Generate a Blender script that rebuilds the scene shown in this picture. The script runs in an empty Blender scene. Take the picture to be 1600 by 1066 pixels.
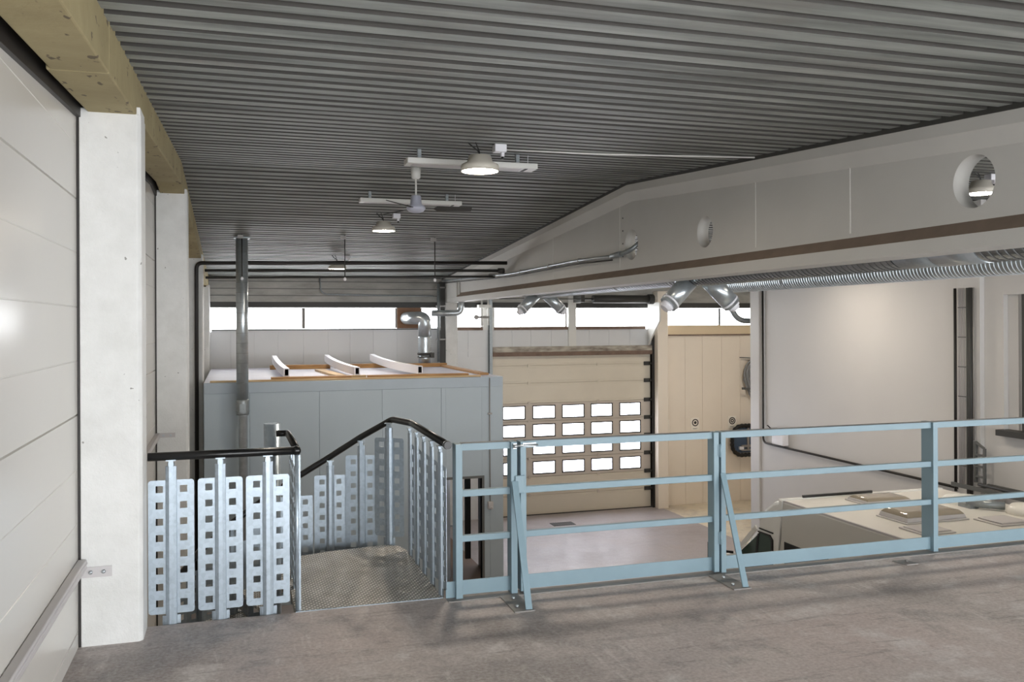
import bpy, bmesh, math, random
from mathutils import Vector, Matrix
from mathutils.geometry import tessellate_polygon
random.seed(4)
SC = bpy.context.scene
COL = SC.collection
PI = math.pi
def V(*a): return Vector(a)

# ------------------------------------------------------------------ materials
def lin(c):
    c = c / 255.0
    return c / 12.92 if c <= 0.04045 else ((c + 0.055) / 1.055) ** 2.4
def rgb(t): return (lin(t[0]), lin(t[1]), lin(t[2]), 1.0)

class NT:
    def __init__(s, name):
        s.mat = bpy.data.materials.new(name); s.mat.use_nodes = True
        s.t = s.mat.node_tree; s.bsdf = s.t.nodes['Principled BSDF']
    def n(s, typ, **kw):
        nd = s.t.nodes.new(typ)
        for k, v in kw.items(): setattr(nd, k, v)
        return nd
    def link(s, a, b): s.t.links.new(a, b)
    def coords(s, scale=(1, 1, 1)):
        tc = s.n('ShaderNodeTexCoord'); mp = s.n('ShaderNodeMapping')
        mp.inputs['Scale'].default_value = scale
        s.link(tc.outputs['Object'], mp.inputs['Vector'])
        return mp.outputs['Vector']
    def noise(s, vec, scale, detail=4, rough=.55):
        nd = s.n('ShaderNodeTexNoise')
        nd.inputs['Scale'].default_value = scale; nd.inputs['Detail'].default_value = detail
        nd.inputs['Roughness'].default_value = rough
        s.link(vec, nd.inputs['Vector']); return nd.outputs['Fac']
    def ramp(s, fac, stops):
        r = s.n('ShaderNodeValToRGB'); e = r.color_ramp.elements
        while len(e) > 1: e.remove(e[-1])
        e[0].position = stops[0][0]; e[0].color = stops[0][1]
        for p, c in stops[1:]:
            k = e.new(p); k.color = c
        s.link(fac, r.inputs['Fac']); return r.outputs['Color']
    def mix(s, fac, a, b, mode='MIX'):
        m = s.n('ShaderNodeMix', data_type='RGBA', blend_type=mode)
        for sock, val in ((m.inputs[0], fac), (m.inputs[6], a), (m.inputs[7], b)):
            if hasattr(val, 'links'): s.link(val, sock)
            else: sock.default_value = val
        return m.outputs[2]
    def bump(s, h, strength, dist=.01):
        b = s.n('ShaderNodeBump'); b.inputs['Strength'].default_value = strength
        b.inputs['Distance'].default_value = dist
        s.link(h, b.inputs['Height']); s.link(b.outputs['Normal'], s.bsdf.inputs['Normal'])
    def set(s, color=None, rough=None, metal=None, spec=None, coat=None):
        for key, val in (('Base Color', color), ('Roughness', rough), ('Metallic', metal), ('Specular IOR Level', spec), ('Coat Weight', coat)):
            if val is None: continue
            if hasattr(val, 'links'): s.link(val, s.bsdf.inputs[key])
            else: s.bsdf.inputs[key].default_value = val
        return s.mat

def pbr(name, c, rough=.5, metal=0., var=.0, vs=3., bump=0., bs=40., c2=None, spec=.5, stretch=(1, 1, 1)):
    t = NT(name); col = rgb(c)
    if var or c2:
        vec = t.coords(stretch); f = t.noise(vec, vs, 5)
        d = rgb(c2) if c2 else tuple(x * (1 - var) for x in col[:3]) + (1,)
        col = t.ramp(f, [(.3, d), (.68, col)])
        if bump: t.bump(t.noise(vec, bs, 3), bump, .01)
    elif bump:
        t.bump(t.noise(t.coords(stretch), bs, 3), bump, .01)
    return t.set(col, rough, metal, spec)

def galvanised(name, c=(150, 158, 164), rough=.42, metal=.55, cell=45., c2=None):
    t = NT(name); vec = t.coords()
    vo = t.n('ShaderNodeTexVoronoi'); vo.inputs['Scale'].default_value = cell
    t.link(vec, vo.inputs['Vector'])
    bw = t.n('ShaderNodeRGBToBW'); t.link(vo.outputs['Color'], bw.inputs['Color'])
    a = rgb(c); b = rgb(c2) if c2 else tuple(x * .82 for x in a[:3]) + (1,)
    col = t.ramp(bw.outputs['Val'], [(.2, b), (.75, a)])
    f = t.noise(vec, 5, 5)
    col = t.mix(.35, col, t.ramp(f, [(.3, b), (.7, tuple(min(1, x * 1.15) for x in a[:3]) + (1,))]))
    return t.set(col, rough, metal)

def mat_floor(name, base, dark, light, rough=.5, warm=None):
    t = NT(name); vec = t.coords()
    big = t.noise(vec, .6, 6, .6); mid = t.noise(vec, 2.3, 8, .68); fine = t.noise(vec, 46, 4, .7)
    scr = t.noise(t.coords((5.5, 1.1, 1)), 2.6, 7, .7); scr2 = t.noise(t.coords((1.0, 6.5, 1)), 2.2, 6, .7)
    c = t.ramp(big, [(.3, rgb(dark)), (.5, rgb(base)), (.74, rgb(warm or base))])
    c = t.mix(t.ramp(mid, [(.54, (0, 0, 0, 1)), (.66, (.6, .6, .6, 1))]), c, rgb(light))
    c = t.mix(t.ramp(mid, [(.34, (.7, .7, .7, 1)), (.46, (0, 0, 0, 1))]), c, rgb(dark))
    c = t.mix(t.ramp(scr, [(.56, (0, 0, 0, 1)), (.68, (.4, .4, .4, 1))]), c, rgb(light))
    c = t.mix(t.ramp(scr2, [(.34, (.5, .5, .5, 1)), (.44, (0, 0, 0, 1))]), c, rgb(dark))
    c = t.mix(.3, c, t.ramp(fine, [(.3, rgb(dark)), (.7, rgb(light))]), 'MIX')
    r = t.n('ShaderNodeMapRange'); t.link(mid, r.inputs[0])
    r.inputs[1].default_value = .3; r.inputs[2].default_value = .7
    r.inputs[3].default_value = rough - .1; r.inputs[4].default_value = rough + .15
    t.bump(fine, .2, .004)
    return t.set(c, r.outputs[0])

def mat_wood(name, a, b):
    t = NT(name); vec = t.coords((1, 14, 14))
    f = t.noise(vec, 2.2, 5)
    return t.set(t.ramp(f, [(.3, rgb(b)), (.7, rgb(a))]), .65)

def mat_deck():
    t = NT('roof_sheet'); vec = t.coords((.35, 3, 3))
    f = t.noise(vec, 2.0, 6, .6); g = t.noise(t.coords((1, 1, 1)), 1.3, 4)
    c = t.ramp(f, [(.3, rgb((98, 102, 98))), (.7, rgb((172, 176, 171)))])
    c = t.mix(t.ramp(g, [(.55, (0, 0, 0, 1)), (.75, (.35, .35, .35, 1))]), c, rgb((112, 96, 88)))
    return t.set(c, .55, .15)

def mat_tread():
    t = NT('tread_plate'); vec = t.coords()
    br = t.n('ShaderNodeTexBrick'); t.link(vec, br.inputs['Vector'])
    br.inputs['Scale'].default_value = 1.0
    br.inputs['Brick Width'].default_value = .036; br.inputs['Row Height'].default_value = .028
    br.inputs['Mortar Size'].default_value = .0065; br.inputs['Mortar Smooth'].default_value = .5
    f = t.noise(vec, 3.5, 6, .65)
    c = t.ramp(f, [(.32, rgb((188, 181, 170))), (.7, rgb((232, 229, 222)))])
    c = t.mix(br.outputs['Fac'], rgb((86, 80, 72)), c)
    t.bump(br.outputs['Fac'], .5, .004)
    return t.set(c, .45, .1)

def mat_concrete_streak(name, a, b):
    t = NT(name); f = t.noise(t.coords((.6, 1, 2.2)), 2.2, 7, .65); g = t.noise(t.coords(), 30, 3)
    c = t.ramp(f, [(.3, rgb(b)), (.68, rgb(a))])
    t.bump(g, .15, .006)
    return t.set(c, .8)

def mat_beam_tan():
    t = NT('tan_board'); vec = t.coords()
    f = t.noise(vec, 1.8, 6, .6)
    c = t.ramp(f, [(.3, rgb((150, 137, 100))), (.7, rgb((174, 161, 122)))])
    sp = t.noise(t.coords((7, 2.6, 7)), 2.3, 2)
    c = t.mix(t.ramp(sp, [(.645, (0, 0, 0, 1)), (.68, (.8, .8, .8, 1))]), c, rgb((82, 70, 58)))
    t.bump(t.noise(vec, 26, 4), .25, .01)
    return t.set(c, .85)

def mat_column():
    t = NT('painted_concrete'); vec = t.coords()
    f = t.noise(vec, 4, 6, .6); pit = t.noise(vec, 22, 2, .5); g = t.noise(vec, 45, 4, .7)
    c = t.ramp(f, [(.3, rgb((212, 212, 209))), (.65, rgb((226, 226, 224)))])
    c = t.mix(t.ramp(pit, [(.735, (0, 0, 0, 1)), (.76, (.8, .8, .8, 1))]), c, rgb((120, 118, 112)))
    t.bump(g, .4, .01)
    return t.set(c, .6)

def emission(name, c, strength):
    t = NT(name); t.bsdf.inputs['Emission Color'].default_value = rgb(c)
    t.bsdf.inputs['Emission Strength'].default_value = strength
    return t.set(rgb(c), .5)

def mat_pane(name, tint=(255, 255, 255), gloss=.06):
    t = NT(name); nt = t.t
    tr = t.n('ShaderNodeBsdfTransparent'); tr.inputs['Color'].default_value = rgb(tint)
    gl = t.n('ShaderNodeBsdfGlossy'); gl.inputs['Roughness'].default_value = .05
    mx = t.n('ShaderNodeMixShader'); mx.inputs[0].default_value = gloss
    t.link(tr.outputs[0], mx.inputs[1]); t.link(gl.outputs[0], mx.inputs[2])
    t.link(mx.outputs[0], nt.nodes['Material Output'].inputs['Surface'])
    nt.nodes.remove(t.bsdf); return t.mat

M = dict(
    wallpanel=pbr('wall_panel_white', (214, 211, 205), .24, 0, spec=.4),
    groove=pbr('panel_joint', (150, 146, 140), .7),
    column=mat_column(),
    beamw=pbr('beam_paint', (198, 196, 191), .6, 0, var=.07, vs=1.2, bump=.1, bs=30),
    dust=pbr('dusty_ledge', (132, 116, 102), .9, 0, var=.15, vs=6),
    tan=mat_beam_tan(), deck=mat_deck(),
    deckweb=pbr('dark_rib_web', (64, 61, 57), .7, 0, var=.3, vs=2, stretch=(.4, 2, 2)), decktop=pbr('rib_bottom', (92, 88, 83), .6, .1, var=.3, vs=2, stretch=(.4, 2, 2)),  # rib webs and groove tops coloured darker than the flanges
    floor=mat_floor('floor_concrete', (178, 166, 161), (106, 95, 90), (228, 223, 220), .5, (196, 177, 171)),
    floorlow=mat_floor('lower_floor_paint', (163, 156, 157), (140, 130, 126), (180, 176, 178), .46, (166, 152, 146)),
    floorcream=mat_floor('worn_floor_paint', (226, 214, 190), (166, 154, 140), (238, 230, 214), .45),
    blue=pbr('blue_paint', (126, 149, 159), .42, 0, var=.08, vs=4, bump=.04, bs=30),
    bluetop=pbr('worn_blue_paint', (116, 120, 122), .6, 0, var=.25, vs=9),
    galv=galvanised('galvanised_steel', (172, 184, 194), .38, .6),
    galvdull=galvanised('dull_galvanised_steel', (150, 156, 158), .42, .5, 40),
    duct=galvanised('duct_steel', (190, 197, 201), .3, .75, 12),
    ductdark=galvanised('spiral_duct_steel', (150, 156, 159), .22, .95, 14),
    tread=mat_tread(),
    black=pbr('black_rubber', (16, 16, 17), .3),
    blackpipe=pbr('black_pipe_paint', (34, 30, 28), .5),
    darkgrey=pbr('dark_grey', (58, 57, 54), .55),
    cabin=pbr('cabin_sheet', (172, 184, 192), .42, 0, var=.05, vs=1.0),
    cabintrim=pbr('cabin_flashing', (164, 175, 184), .42, .05, var=.06, vs=2.5),
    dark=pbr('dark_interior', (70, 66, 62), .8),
    doorframe=pbr('grey_frame', (96, 97, 95), .5),
    wood=mat_wood('timber', (196, 152, 98), (150, 108, 64)),
    woodpale=mat_wood('pale_timber', (214, 188, 146), (178, 146, 104)),
    plywood=pbr('brown_board', (140, 104, 78), .7, 0, var=.2, vs=4, stretch=(1, 1, 4)),
    whiteplast=pbr('white_plastic', (232, 231, 236), .35),
    roofsheet=pbr('roof_film', (188, 186, 198), .5, 0, var=.12, vs=2),
    whitepaint=pbr('white_enamel', (222, 221, 216), .35),
    concrete=mat_concrete_streak('lintel_concrete', (186, 184, 178), (150, 148, 142)),
    panelw=pbr('white_wall_panel', (220, 221, 222), .45, 0, var=.04, vs=1),
    cream=pbr('cream_wall_panel', (240, 229, 214), .4, 0, var=.06, vs=.7),
    creamtrim=pbr('cream_trim', (222, 202, 170), .5),
    sill=pbr('brown_sill', (128, 106, 92), .7, 0, var=.3, vs=8),
    lintel=pbr('weathered_lintel', (196, 190, 176), .6, 0, c2=(112, 100, 90), vs=3, stretch=(1, 1, 3)),
    doorpanel=pbr('door_beige', (222, 213, 196), .45, 0, var=.06, vs=1.4),
    doorwin=pbr('door_window_frame', (204, 194, 182), .5),
    gasket=pbr('window_gasket', (60, 56, 54), .6),
    alu=pbr('frame_grey', (150, 146, 142), .45, .2),
    partition=pbr('partition_panel', (204, 202, 200), .5, 0, var=.03, vs=.8),
    van=pbr('van_white', (226, 223, 216), .3, 0),
    vanside=pbr('van_side', (208, 206, 200), .28, 0),
    vantrim=pbr('van_trim', (236, 236, 232), .25),
    vanglass=pbr('van_glass', (64, 78, 70), .08, 0, spec=.8),
    vanblack=pbr('van_black', (24, 23, 23), .4),
    domeglass=pbr('roof_dome', (150, 140, 124), .12, 0, spec=.7),
    hatch=pbr('grey_hatch', (196, 192, 192), .45),
    lampwhite=pbr('lamp_housing', (206, 200, 188), .45),
    hoseg=pbr('grey_hose', (140, 142, 144), .45),
    bluedrum=pbr('blue_drum', (64, 84, 108), .4),
    stickers=pbr('sticker_plate', (244, 238, 226), .5),
    fangrey=pbr('fan_grey', (186, 188, 202), .35),
    edging=pbr('steel_edging', (136, 132, 128), .55, .1, var=.2, vs=6),
    print=pbr('print_black', (44, 40, 38), .6),
    glow=emission('lamp_diffuser', (255, 241, 222), 105),
    pane=mat_pane('clear_pane'), paneclean=mat_pane('door_pane', (250, 250, 255)),
    zinc=pbr('zinc', (190, 196, 200), .28, .8),
)

# ------------------------------------------------------------------ mesh builder
WL = {}   # world location of every object made here
def frame(d, up=None):
    d = d.normalized(); up = up or V(0, 0, 1)
    if abs(d.dot(up)) > .98: up = V(0, 1, 0) if abs(d.y) < .9 else V(1, 0, 0)
    s = d.cross(up).normalized(); return s, s.cross(d).normalized()

class MB:
    def __init__(s): s.v = []; s.f = []; s.m = []; s.s = []
    def add(s, vs, fs, mi=0, smooth=False):
        o = len(s.v); s.v += [Vector(v) for v in vs]
        for f in fs: s.f.append([o + i for i in f]); s.m.append(mi); s.s.append(smooth)
        return s
    def box(s, x0, x1, y0, y1, z0, z1, mi=0):
        if x0 > x1: x0, x1 = x1, x0
        if y0 > y1: y0, y1 = y1, y0
        if z0 > z1: z0, z1 = z1, z0
        vs = [(x, y, z) for z in (z0, z1) for y in (y0, y1) for x in (x0, x1)]
        return s.add(vs, [(0, 2, 3, 1), (4, 5, 7, 6), (0, 1, 5, 4), (2, 6, 7, 3), (0, 4, 6, 2), (1, 3, 7, 5)], mi)
    def bar(s, p, q, w, h, up=None, mi=0):
        p = Vector(p); q = Vector(q); a, b = frame(q - p, up)
        a = a * w / 2; b = b * h / 2
        vs = [p - a - b, p + a - b, p + a + b, p - a + b, q - a - b, q + a - b, q + a + b, q - a + b]
        return s.add(vs, [(0, 1, 2, 3)[::-1], (4, 5, 6, 7), (0, 1, 5, 4), (1, 2, 6, 5), (2, 3, 7, 6), (3, 0, 4, 7)], mi)
    def rings(s, rings, mi=0, smooth=True, caps=True):
        n = len(rings[0]); o = len(s.v)
        for r in rings: s.v += [Vector(p) for p in r]
        for k in range(len(rings) - 1):
            for i in range(n):
                j = (i + 1) % n
                s.f.append([o + k * n + i, o + k * n + j, o + (k + 1) * n + j, o + (k + 1) * n + i]); s.m.append(mi); s.s.append(smooth)
        if caps:
            s.f.append([o + i for i in range(n)][::-1]); s.m.append(mi); s.s.append(False)
            e = o + (len(rings) - 1) * n
            s.f.append([e + i for i in range(n)]); s.m.append(mi); s.s.append(False)
        return s
    def cyl(s, p, q, r, r2=None, n=16, mi=0, caps=True):
        p = Vector(p); q = Vector(q); a, b = frame(q - p); r2 = r if r2 is None else r2
        R = [[c + (a * math.cos(2 * PI * i / n) + b * math.sin(2 * PI * i / n)) * rr for i in range(n)] for c, rr in ((p, r), (q, r2))]
        return s.rings(R, mi, True, caps)
    def tube(s, pts, r, n=12, bend=.06, mi=0, seg=5, caps=True):
        P = [Vector(p) for p in pts]; path = [P[0]]
        for i in range(1, len(P) - 1):
            a, b, c = P[i - 1], P[i], P[i + 1]
            d = min(bend, (a - b).length * .45, (c - b).length * .45)
            u = b + (a - b).normalized() * d; w = b + (c - b).normalized() * d
            for k in range(seg + 1):
                t = k / seg; path.append(u * (1 - t) ** 2 + b * 2 * t * (1 - t) + w * t * t)
        path.append(P[-1])
        path = [p for i, p in enumerate(path) if i == 0 or (p - path[i - 1]).length > 1e-5]
        R = []; up = None
        for i, p in enumerate(path):
            d = (path[min(i + 1, len(path) - 1)] - path[max(i - 1, 0)]).normalized()
            if up is None: a, up = frame(d)
            else:
                a = d.cross(up).normalized(); up = a.cross(d).normalized()
            R.append([p + (a * math.cos(2 * PI * k / n) + up * math.sin(2 * PI * k / n)) * r for k in range(n)])
        return s.rings(R, mi, True, caps)
    def lathe(s, prof, c, n=24, mi=0, axis=(0, 0, 1)):
        c = Vector(c); ax = Vector(axis).normalized(); a, b = frame(ax)
        R = [[c + ax * z + (a * math.cos(2 * PI * i / n) + b * math.sin(2 * PI * i / n)) * r for i in range(n)] for r, z in prof]
        return s.rings(R, mi, True, True)
    def extrude(s, poly, fn, d0, d1, holes=(), mi=0, mi_rim=None):
        """poly / holes: 2-D outlines; fn(a, b, depth) gives the 3-D point"""
        loops = [list(poly)] + [list(h) for h in holes]
        flat = [p for l in loops for p in l]
        tris = tessellate_polygon([[Vector((a, b, 0)) for a, b in l] for l in loops])
        n = len(flat); o = len(s.v)
        s.v += [Vector(fn(a, b, d0)) for a, b in flat] + [Vector(fn(a, b, d1)) for a, b in flat]
        for t in tris:
            s.f.append([o + t[0], o + t[1], o + t[2]]); s.m.append(mi); s.s.append(False)
            s.f.append([o + n + t[2], o + n + t[1], o + n + t[0]]); s.m.append(mi); s.s.append(False)
        k = 0
        for li, l in enumerate(loops):
            m = len(l)
            for i in range(m):
                j = (i + 1) % m
                s.f.append([o + k + i, o + k + j, o + n + k + j, o + n + k + i])
                s.m.append(mi if mi_rim is None else mi_rim); s.s.append(li > 0 and m > 8)
            k += m
        return s
    def build(s, name, mats, parent=None, bevel=0., base=None):
        mats = mats if isinstance(mats, (list, tuple)) else [mats]
        if parent is not None: L = WL[parent.name]
        elif base is not None: L = Vector(base)
        else:
            xs = [v.x for v in s.v]; ys = [v.y for v in s.v]; zs = [v.z for v in s.v]
            L = V((min(xs) + max(xs)) / 2, (min(ys) + max(ys)) / 2, min(zs))
        me = bpy.data.meshes.new(name)
        me.from_pydata([v - L for v in s.v], [], s.f)
        for m in mats: me.materials.append(m if not isinstance(m, str) else M[m])
        me.polygons.foreach_set('material_index', s.m)
        me.polygons.foreach_set('use_smooth', s.s)
        bm = bmesh.new(); bm.from_mesh(me); bmesh.ops.recalc_face_normals(bm, faces=bm.faces); bm.to_mesh(me); bm.free()
        me.update()
        o = bpy.data.objects.new(name, me); COL.objects.link(o)
        if parent is None: o.location = L; WL[o.name] = L.copy()
        else: o.parent = parent; WL[o.name] = L.copy()
        if bevel:
            b = o.modifiers.new('bevel', 'BEVEL'); b.width = bevel; b.segments = 2; b.limit_method = 'ANGLE'; b.angle_limit = .7
        return o

def tag(o, label, cat, group=None, kind=None):
    o['label'] = label; o['category'] = cat
    if group: o['group'] = group
    if kind: o['kind'] = kind
    return o
def struct(o, label=None):
    o['kind'] = 'structure'
    if label: o['label'] = label
    return o
def thing(name, loc, label, cat, group=None):
    e = bpy.data.objects.new(name, None); COL.objects.link(e); e.location = loc; e.empty_display_size = .2
    WL[e.name] = Vector(loc); return tag(e, label, cat, group)
def copy_part(src, parent, dx=(0, 0, 0), rot=None):
    c = src.copy(); COL.objects.link(c); c.parent = parent
    c.location = Vector(src.location) + Vector(dx)
    if rot is not None: c.rotation_euler = rot
    WL[c.name] = WL[src.name].copy()
    return c
def copy_tree(o, loc, label, parent=None):
    c = o.copy(); COL.objects.link(c)
    if parent is None:
        c.location = loc; c['label'] = label; WL[c.name] = Vector(loc)
    else: c.parent = parent
    for ch in [x for x in SC.objects if x.parent == o]: copy_tree(ch, None, None, c)
    return c

# ------------------------------------------------------------------ dimensions
EYE = 1.9; YF = 21.5; ZL = -3.0; XR = 16.0; YB = -2.8; FE = 6.03
RY = 10.6
def deck(y): return 3.72 - .067 * abs(y - RY)

# ------------------------------------------------------------------ floors
m = MB(); m.box(-.95, XR, YB, FE, -.2, 0); struct(m.build('floor', 'floor'))
m = MB(); m.box(-.95, 10.78, YB, YF + .05, ZL - .2, ZL); struct(m.build('floor_lower', 'floorlow'))
m = MB(); m.box(10.78, XR, YB, YF + .05, ZL - .2, ZL); struct(m.build('floor_bay', 'floorcream'))

# ------------------------------------------------------------------ ceiling: trapezoidal roof sheet, ribs running across the hall
def ceiling():
    m = MB(); pts = []; y = YB; i = 0; rr = random.Random(2)
    while y < YF + .1:
        p = .205; g = .064 + rr.uniform(-.014, .022); d = .06
        fl = p - g
        pts += [(y, deck(y)), (y + fl - .008, deck(y + fl)), (y + fl + .006, deck(y + fl) + d), (y + p - .006, deck(y + p) + d)]
        y += p; i += 1
    n = len(pts); vs = []
    for x in (-.95, XR): vs += [(x, a, b) for a, b in pts]
    fs = [(k, k + 1, n + k + 1, n + k) for k in range(n - 1)]
    m.add(vs, fs)
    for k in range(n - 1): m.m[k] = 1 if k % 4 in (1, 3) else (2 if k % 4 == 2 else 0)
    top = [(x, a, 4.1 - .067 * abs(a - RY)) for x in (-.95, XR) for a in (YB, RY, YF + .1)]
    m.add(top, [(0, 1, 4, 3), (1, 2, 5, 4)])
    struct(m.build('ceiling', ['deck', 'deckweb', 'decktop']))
ceiling()

# ------------------------------------------------------------------ left wall: horizontal sandwich panels with joints
def wall_left():
    m = MB(); X = -.885; z = ZL
    zs = []; k = 2.645
    while k > ZL: k -= .3188
    k += .3188; idx = 0
    base = 2.645
    prof = [(ZL, 0)]
    zc = k
    while zc < 3.66:
        n = round((zc - 1.37) / .3188)
        big = (n % 4 == 0)
        w, d = (.006, .012) if big else (.004, .003)
        prof += [(zc - w, 0), (zc - w * .3, -d), (zc + w * .3, -d), (zc + w, 0)]
        zc += .3188
    prof.append((3.75, 0))
    n = len(prof); vs = [(X + d, YB, zz) for zz, d in prof] + [(X + d, YF, zz) for zz, d in prof]
    m.add(vs, [(i, i + 1, n + i + 1, n + i) for i in range(n - 1)])
    m.box(X - .12, X - .03, YB, YF, ZL, 3.8)
    struct(m.build('wall_left', 'wallpanel'))
wall_left()
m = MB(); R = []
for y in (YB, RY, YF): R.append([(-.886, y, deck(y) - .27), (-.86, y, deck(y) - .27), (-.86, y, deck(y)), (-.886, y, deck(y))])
m.rings(R, 0, False); struct(m.build('gap_shade_strip', 'blackpipe'))  # dark strip painting in the shade between wall top and roof beam

# ------------------------------------------------------------------ concrete columns along the left wall
def column(x0, x1, y0, y1, z0, z1, label, lip=True, group='white columns along the left wall', mat='column'):
    m = MB(); c = .022
    poly = [(x0, y0), (x1 - c, y0), (x1, y0 + c), (x1, y1 - c), (x1 - c, y1), (x0, y1)]
    m.extrude(poly, lambda a, b, d: (a, b, d), z0, z1)
    if lip:
        m.box(x1 - .075, x1 - .004, y0 + .012, y1 - .02, z1 - .01, z1 + .045)
        m.box(x0, x0 + .06, y0 + .002, y1 - .02, z1 - .01, z1 + .02)
    return tag(m.build('concrete_column', mat, bevel=.006), label, 'column', group)
column(-.87, -.53, 5.77, 6.06, ZL, 3.165, 'white painted concrete column nearest the viewer, beside the perforated guard panels')
column(-.87, -.525, 11.2, 11.55, ZL, 3.46, 'second white column along the left wall, behind the black handrail')
column(-.87, -.525, 16.72, 17.06, ZL, 3.10, 'third white column on the left, carrying the black vertical pipe')
column(-.87, -.525, 21.12, 21.48, ZL, 2.745, 'far left corner column touching the window wall')
column(4.87, 5.17, 21.0, 21.48, ZL, 2.40, 'white column under the far end of the long roof beam', lip=False, group='white columns under the roof beams')
column(10.6, 10.9, 16.45, 16.78, ZL, 3.2, 'white column at the far end of the grey partition', lip=False, group='white columns under the roof beams', mat='partition')
column(10.56, 10.9, 10.55, 10.98, ZL, 3.3, 'pale column with cables beside the grey partition', lip=False, group='white columns under the roof beams', mat='partition')
column(10.62, 10.93, 21.2, 21.48, ZL, 2.72, 'cream column between the garage door and the cream wall', lip=False, group='white columns under the roof beams', mat='cream')

# ------------------------------------------------------------------ tan roof beam resting on the left columns
def tan_beam():
    t = thing('roof_beam', (-.68, RY, 3.46), 'tan rough roof beam running above the left wall columns', 'beam')
    def seg(y0, y1, xl, name='beam_length'):
        m = MB(); ys = [y0] + ([RY] if y0 < RY < y1 else []) + [y1]
        R = [[(xl, y, deck(y) - .235), (-.555, y, deck(y) - .235), (-.555, y, deck(y) + .03), (xl, y, deck(y) + .03)] for y in ys]
        m.rings(R, 0, False); return m.build(name, 'tan', t, bevel=.008)
    seg(-1.5, 4.55, -.805); seg(4.555, 11.36, -.825); seg(11.365, 21.4, -.82)
    return t
tan_beam()

# ------------------------------------------------------------------ big concrete roof beam with round openings
def roof_beam():
    XF0, XF1, XW0, XW1 = 4.87, 5.17, 4.945, 5.085
    Y0, Y1 = -.3, 21.35; ZB = 2.402
    EN = 19.9
    t = thing('concrete_beam', (5.02, RY, ZB), 'long white ridged roof beam with round holes above the blue railing', 'beam')
    # web
    m = MB(); ys0, ys1 = Y0 + 1.2, EN
    outer = [(ys0, ZB + .15), (ys1, ZB + .15), (ys1, deck(ys1) - .15), (RY, deck(RY) - .15), (ys0, deck(ys0) - .15)]
    holes = []
    for cy, cz, r in ((4.99, 2.878, .187), (8.72, 2.895, .172), (10.62, 2.915, .2), (12.5, 2.9, .17), (15.6, 2.85, .15)):
        if cy > 11: continue
        holes.append([(cy + r * math.cos(2 * PI * k / 40), cz + r * math.sin(2 * PI * k / 40)) for k in range(40)])
    m.extrude(outer, lambda a, b, d: (d, a, b), XW0, XW1, holes)
    m.build('web', 'beamw', t)
    # seams on the web: thin raised fillets of paint
    m = MB()
    for y, z0, z1 in ((7.72, 2.64, deck(7.7) - .16), (6.3, 2.64, deck(6.3) - .16), (10.98, 2.64, deck(11) - .16), (13.6, 2.64, deck(13.6) - .16)):
        m.box(XW0 - .003, XW0 + .01, y - .006, y + .006, z0, z1)
    m.build('web_seam', 'whitepaint', t)
    # flanges: bottom with a sloped dusty top, top with a sloped underside
    m = MB()
    def ring(y): return [(XF0, y, ZB), (XF1, y, ZB), (XF1, y, ZB + .105), (XW1, y, ZB + .2), (XW0, y, ZB + .2), (XF0, y, ZB + .105)]
    m.rings([ring(Y0), ring(Y1)], 0, False)
    n0 = len(m.m)
    for i in range(n0):
        f = [m.v[k] for k in m.f[i]]
        if len(f) == 4 and abs(sum(p.z for p in f) / 4 - (ZB + .1525)) < .01: m.m[i] = 1
    m.build('bottom_flange', ['beamw', 'dust'], t)
    m = MB()
    def tring(y):
        z = deck(y); return [(XF0, y, z + .02), (XF1, y, z + .02), (XF1, y, z - .125), (XW1, y, z - .245), (XW0, y, z - .245), (XF0, y, z - .125)]
    m.rings([tring(Y0), tring(RY), tring(Y1)], 0, False)
    m.build('top_flange', 'beamw', t)
    m = MB()
    for a, b in ((EN, Y1), (Y0, Y0 + 1.25)):
        m.extrude([(a, ZB + .1), (b, ZB + .1), (b, deck(b) - .05), (a, deck(a) - .05)], lambda p, q, d: (d, p, q), XF0 + .002, XF1 - .002)
    m.extrude([(EN - .12, ZB + .12), (EN + .01, ZB + .12), (EN + .01, deck(EN) - .1), (EN - .06, deck(EN) - .1)], lambda p, q, d: (d, p, q), XW0 - .035, XW1 + .035)
    m.build('end_block', 'beamw', t)
    m = MB()
    for k in range(4): m.cyl((XW0 - .006, 10.98 - .1, 2.78 + k * .17), (XW0 + .004, 10.88, 2.78 + k * .17), .011, n=8)
    m.build('bolt', 'darkgrey', t)
    for a, b in ((Y0, RY), (RY, Y1)):
        m = MB(); m.bar((4.888, a, deck(a) - .006), (4.888, b, deck(b) - .006), .06, .055); m.build('dark_gap_strip', 'darkgrey', t)  # dark strip marking the gap between top flange and roof sheet
    return t
BEAM = roof_beam()
# ------------------------------------------------------------------ far wall
m = MB(); m.box(-.95, XR, YF, YF + .2, 2.42, 3.3)
m.box(-.95, XR, YF + .03, YF + .2, 2.285, 2.43)
struct(m.build('wall_far', 'concrete'))
m = MB(); m.box(-.95, XR, YF - .012, YF + .06, 2.29, 2.42); struct(m.build('trim_1', 'darkgrey'))
m = MB()
for z in (2.57, 2.73, 2.9): m.box(-.95, 4.86, YF - .008, YF + .002, z - .008, z + .008)
struct(m.build('trim_7', 'doorframe'))
def panel_wall(name, x0, x1, z0, z1, mat, seams, cover=True):
    m = MB(); xs = [x0] + [s for s in seams if x0 < s < x1] + [x1]
    for a, b in zip(xs, xs[1:]):
        m.box(a + .009, b - .009, YF, YF + .12, z0, z1)
    m.box(x0, x1, YF + .012, YF + .14, z0, z1)
    struct(m.build(name, mat, bevel=.003))
panel_wall('wall_far_left', -.95, 5.1, ZL, 1.73, 'panelw', [-.09, .44, .97, 1.55, 2.12, 2.64, 3.19, 3.77, 4.3])
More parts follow.
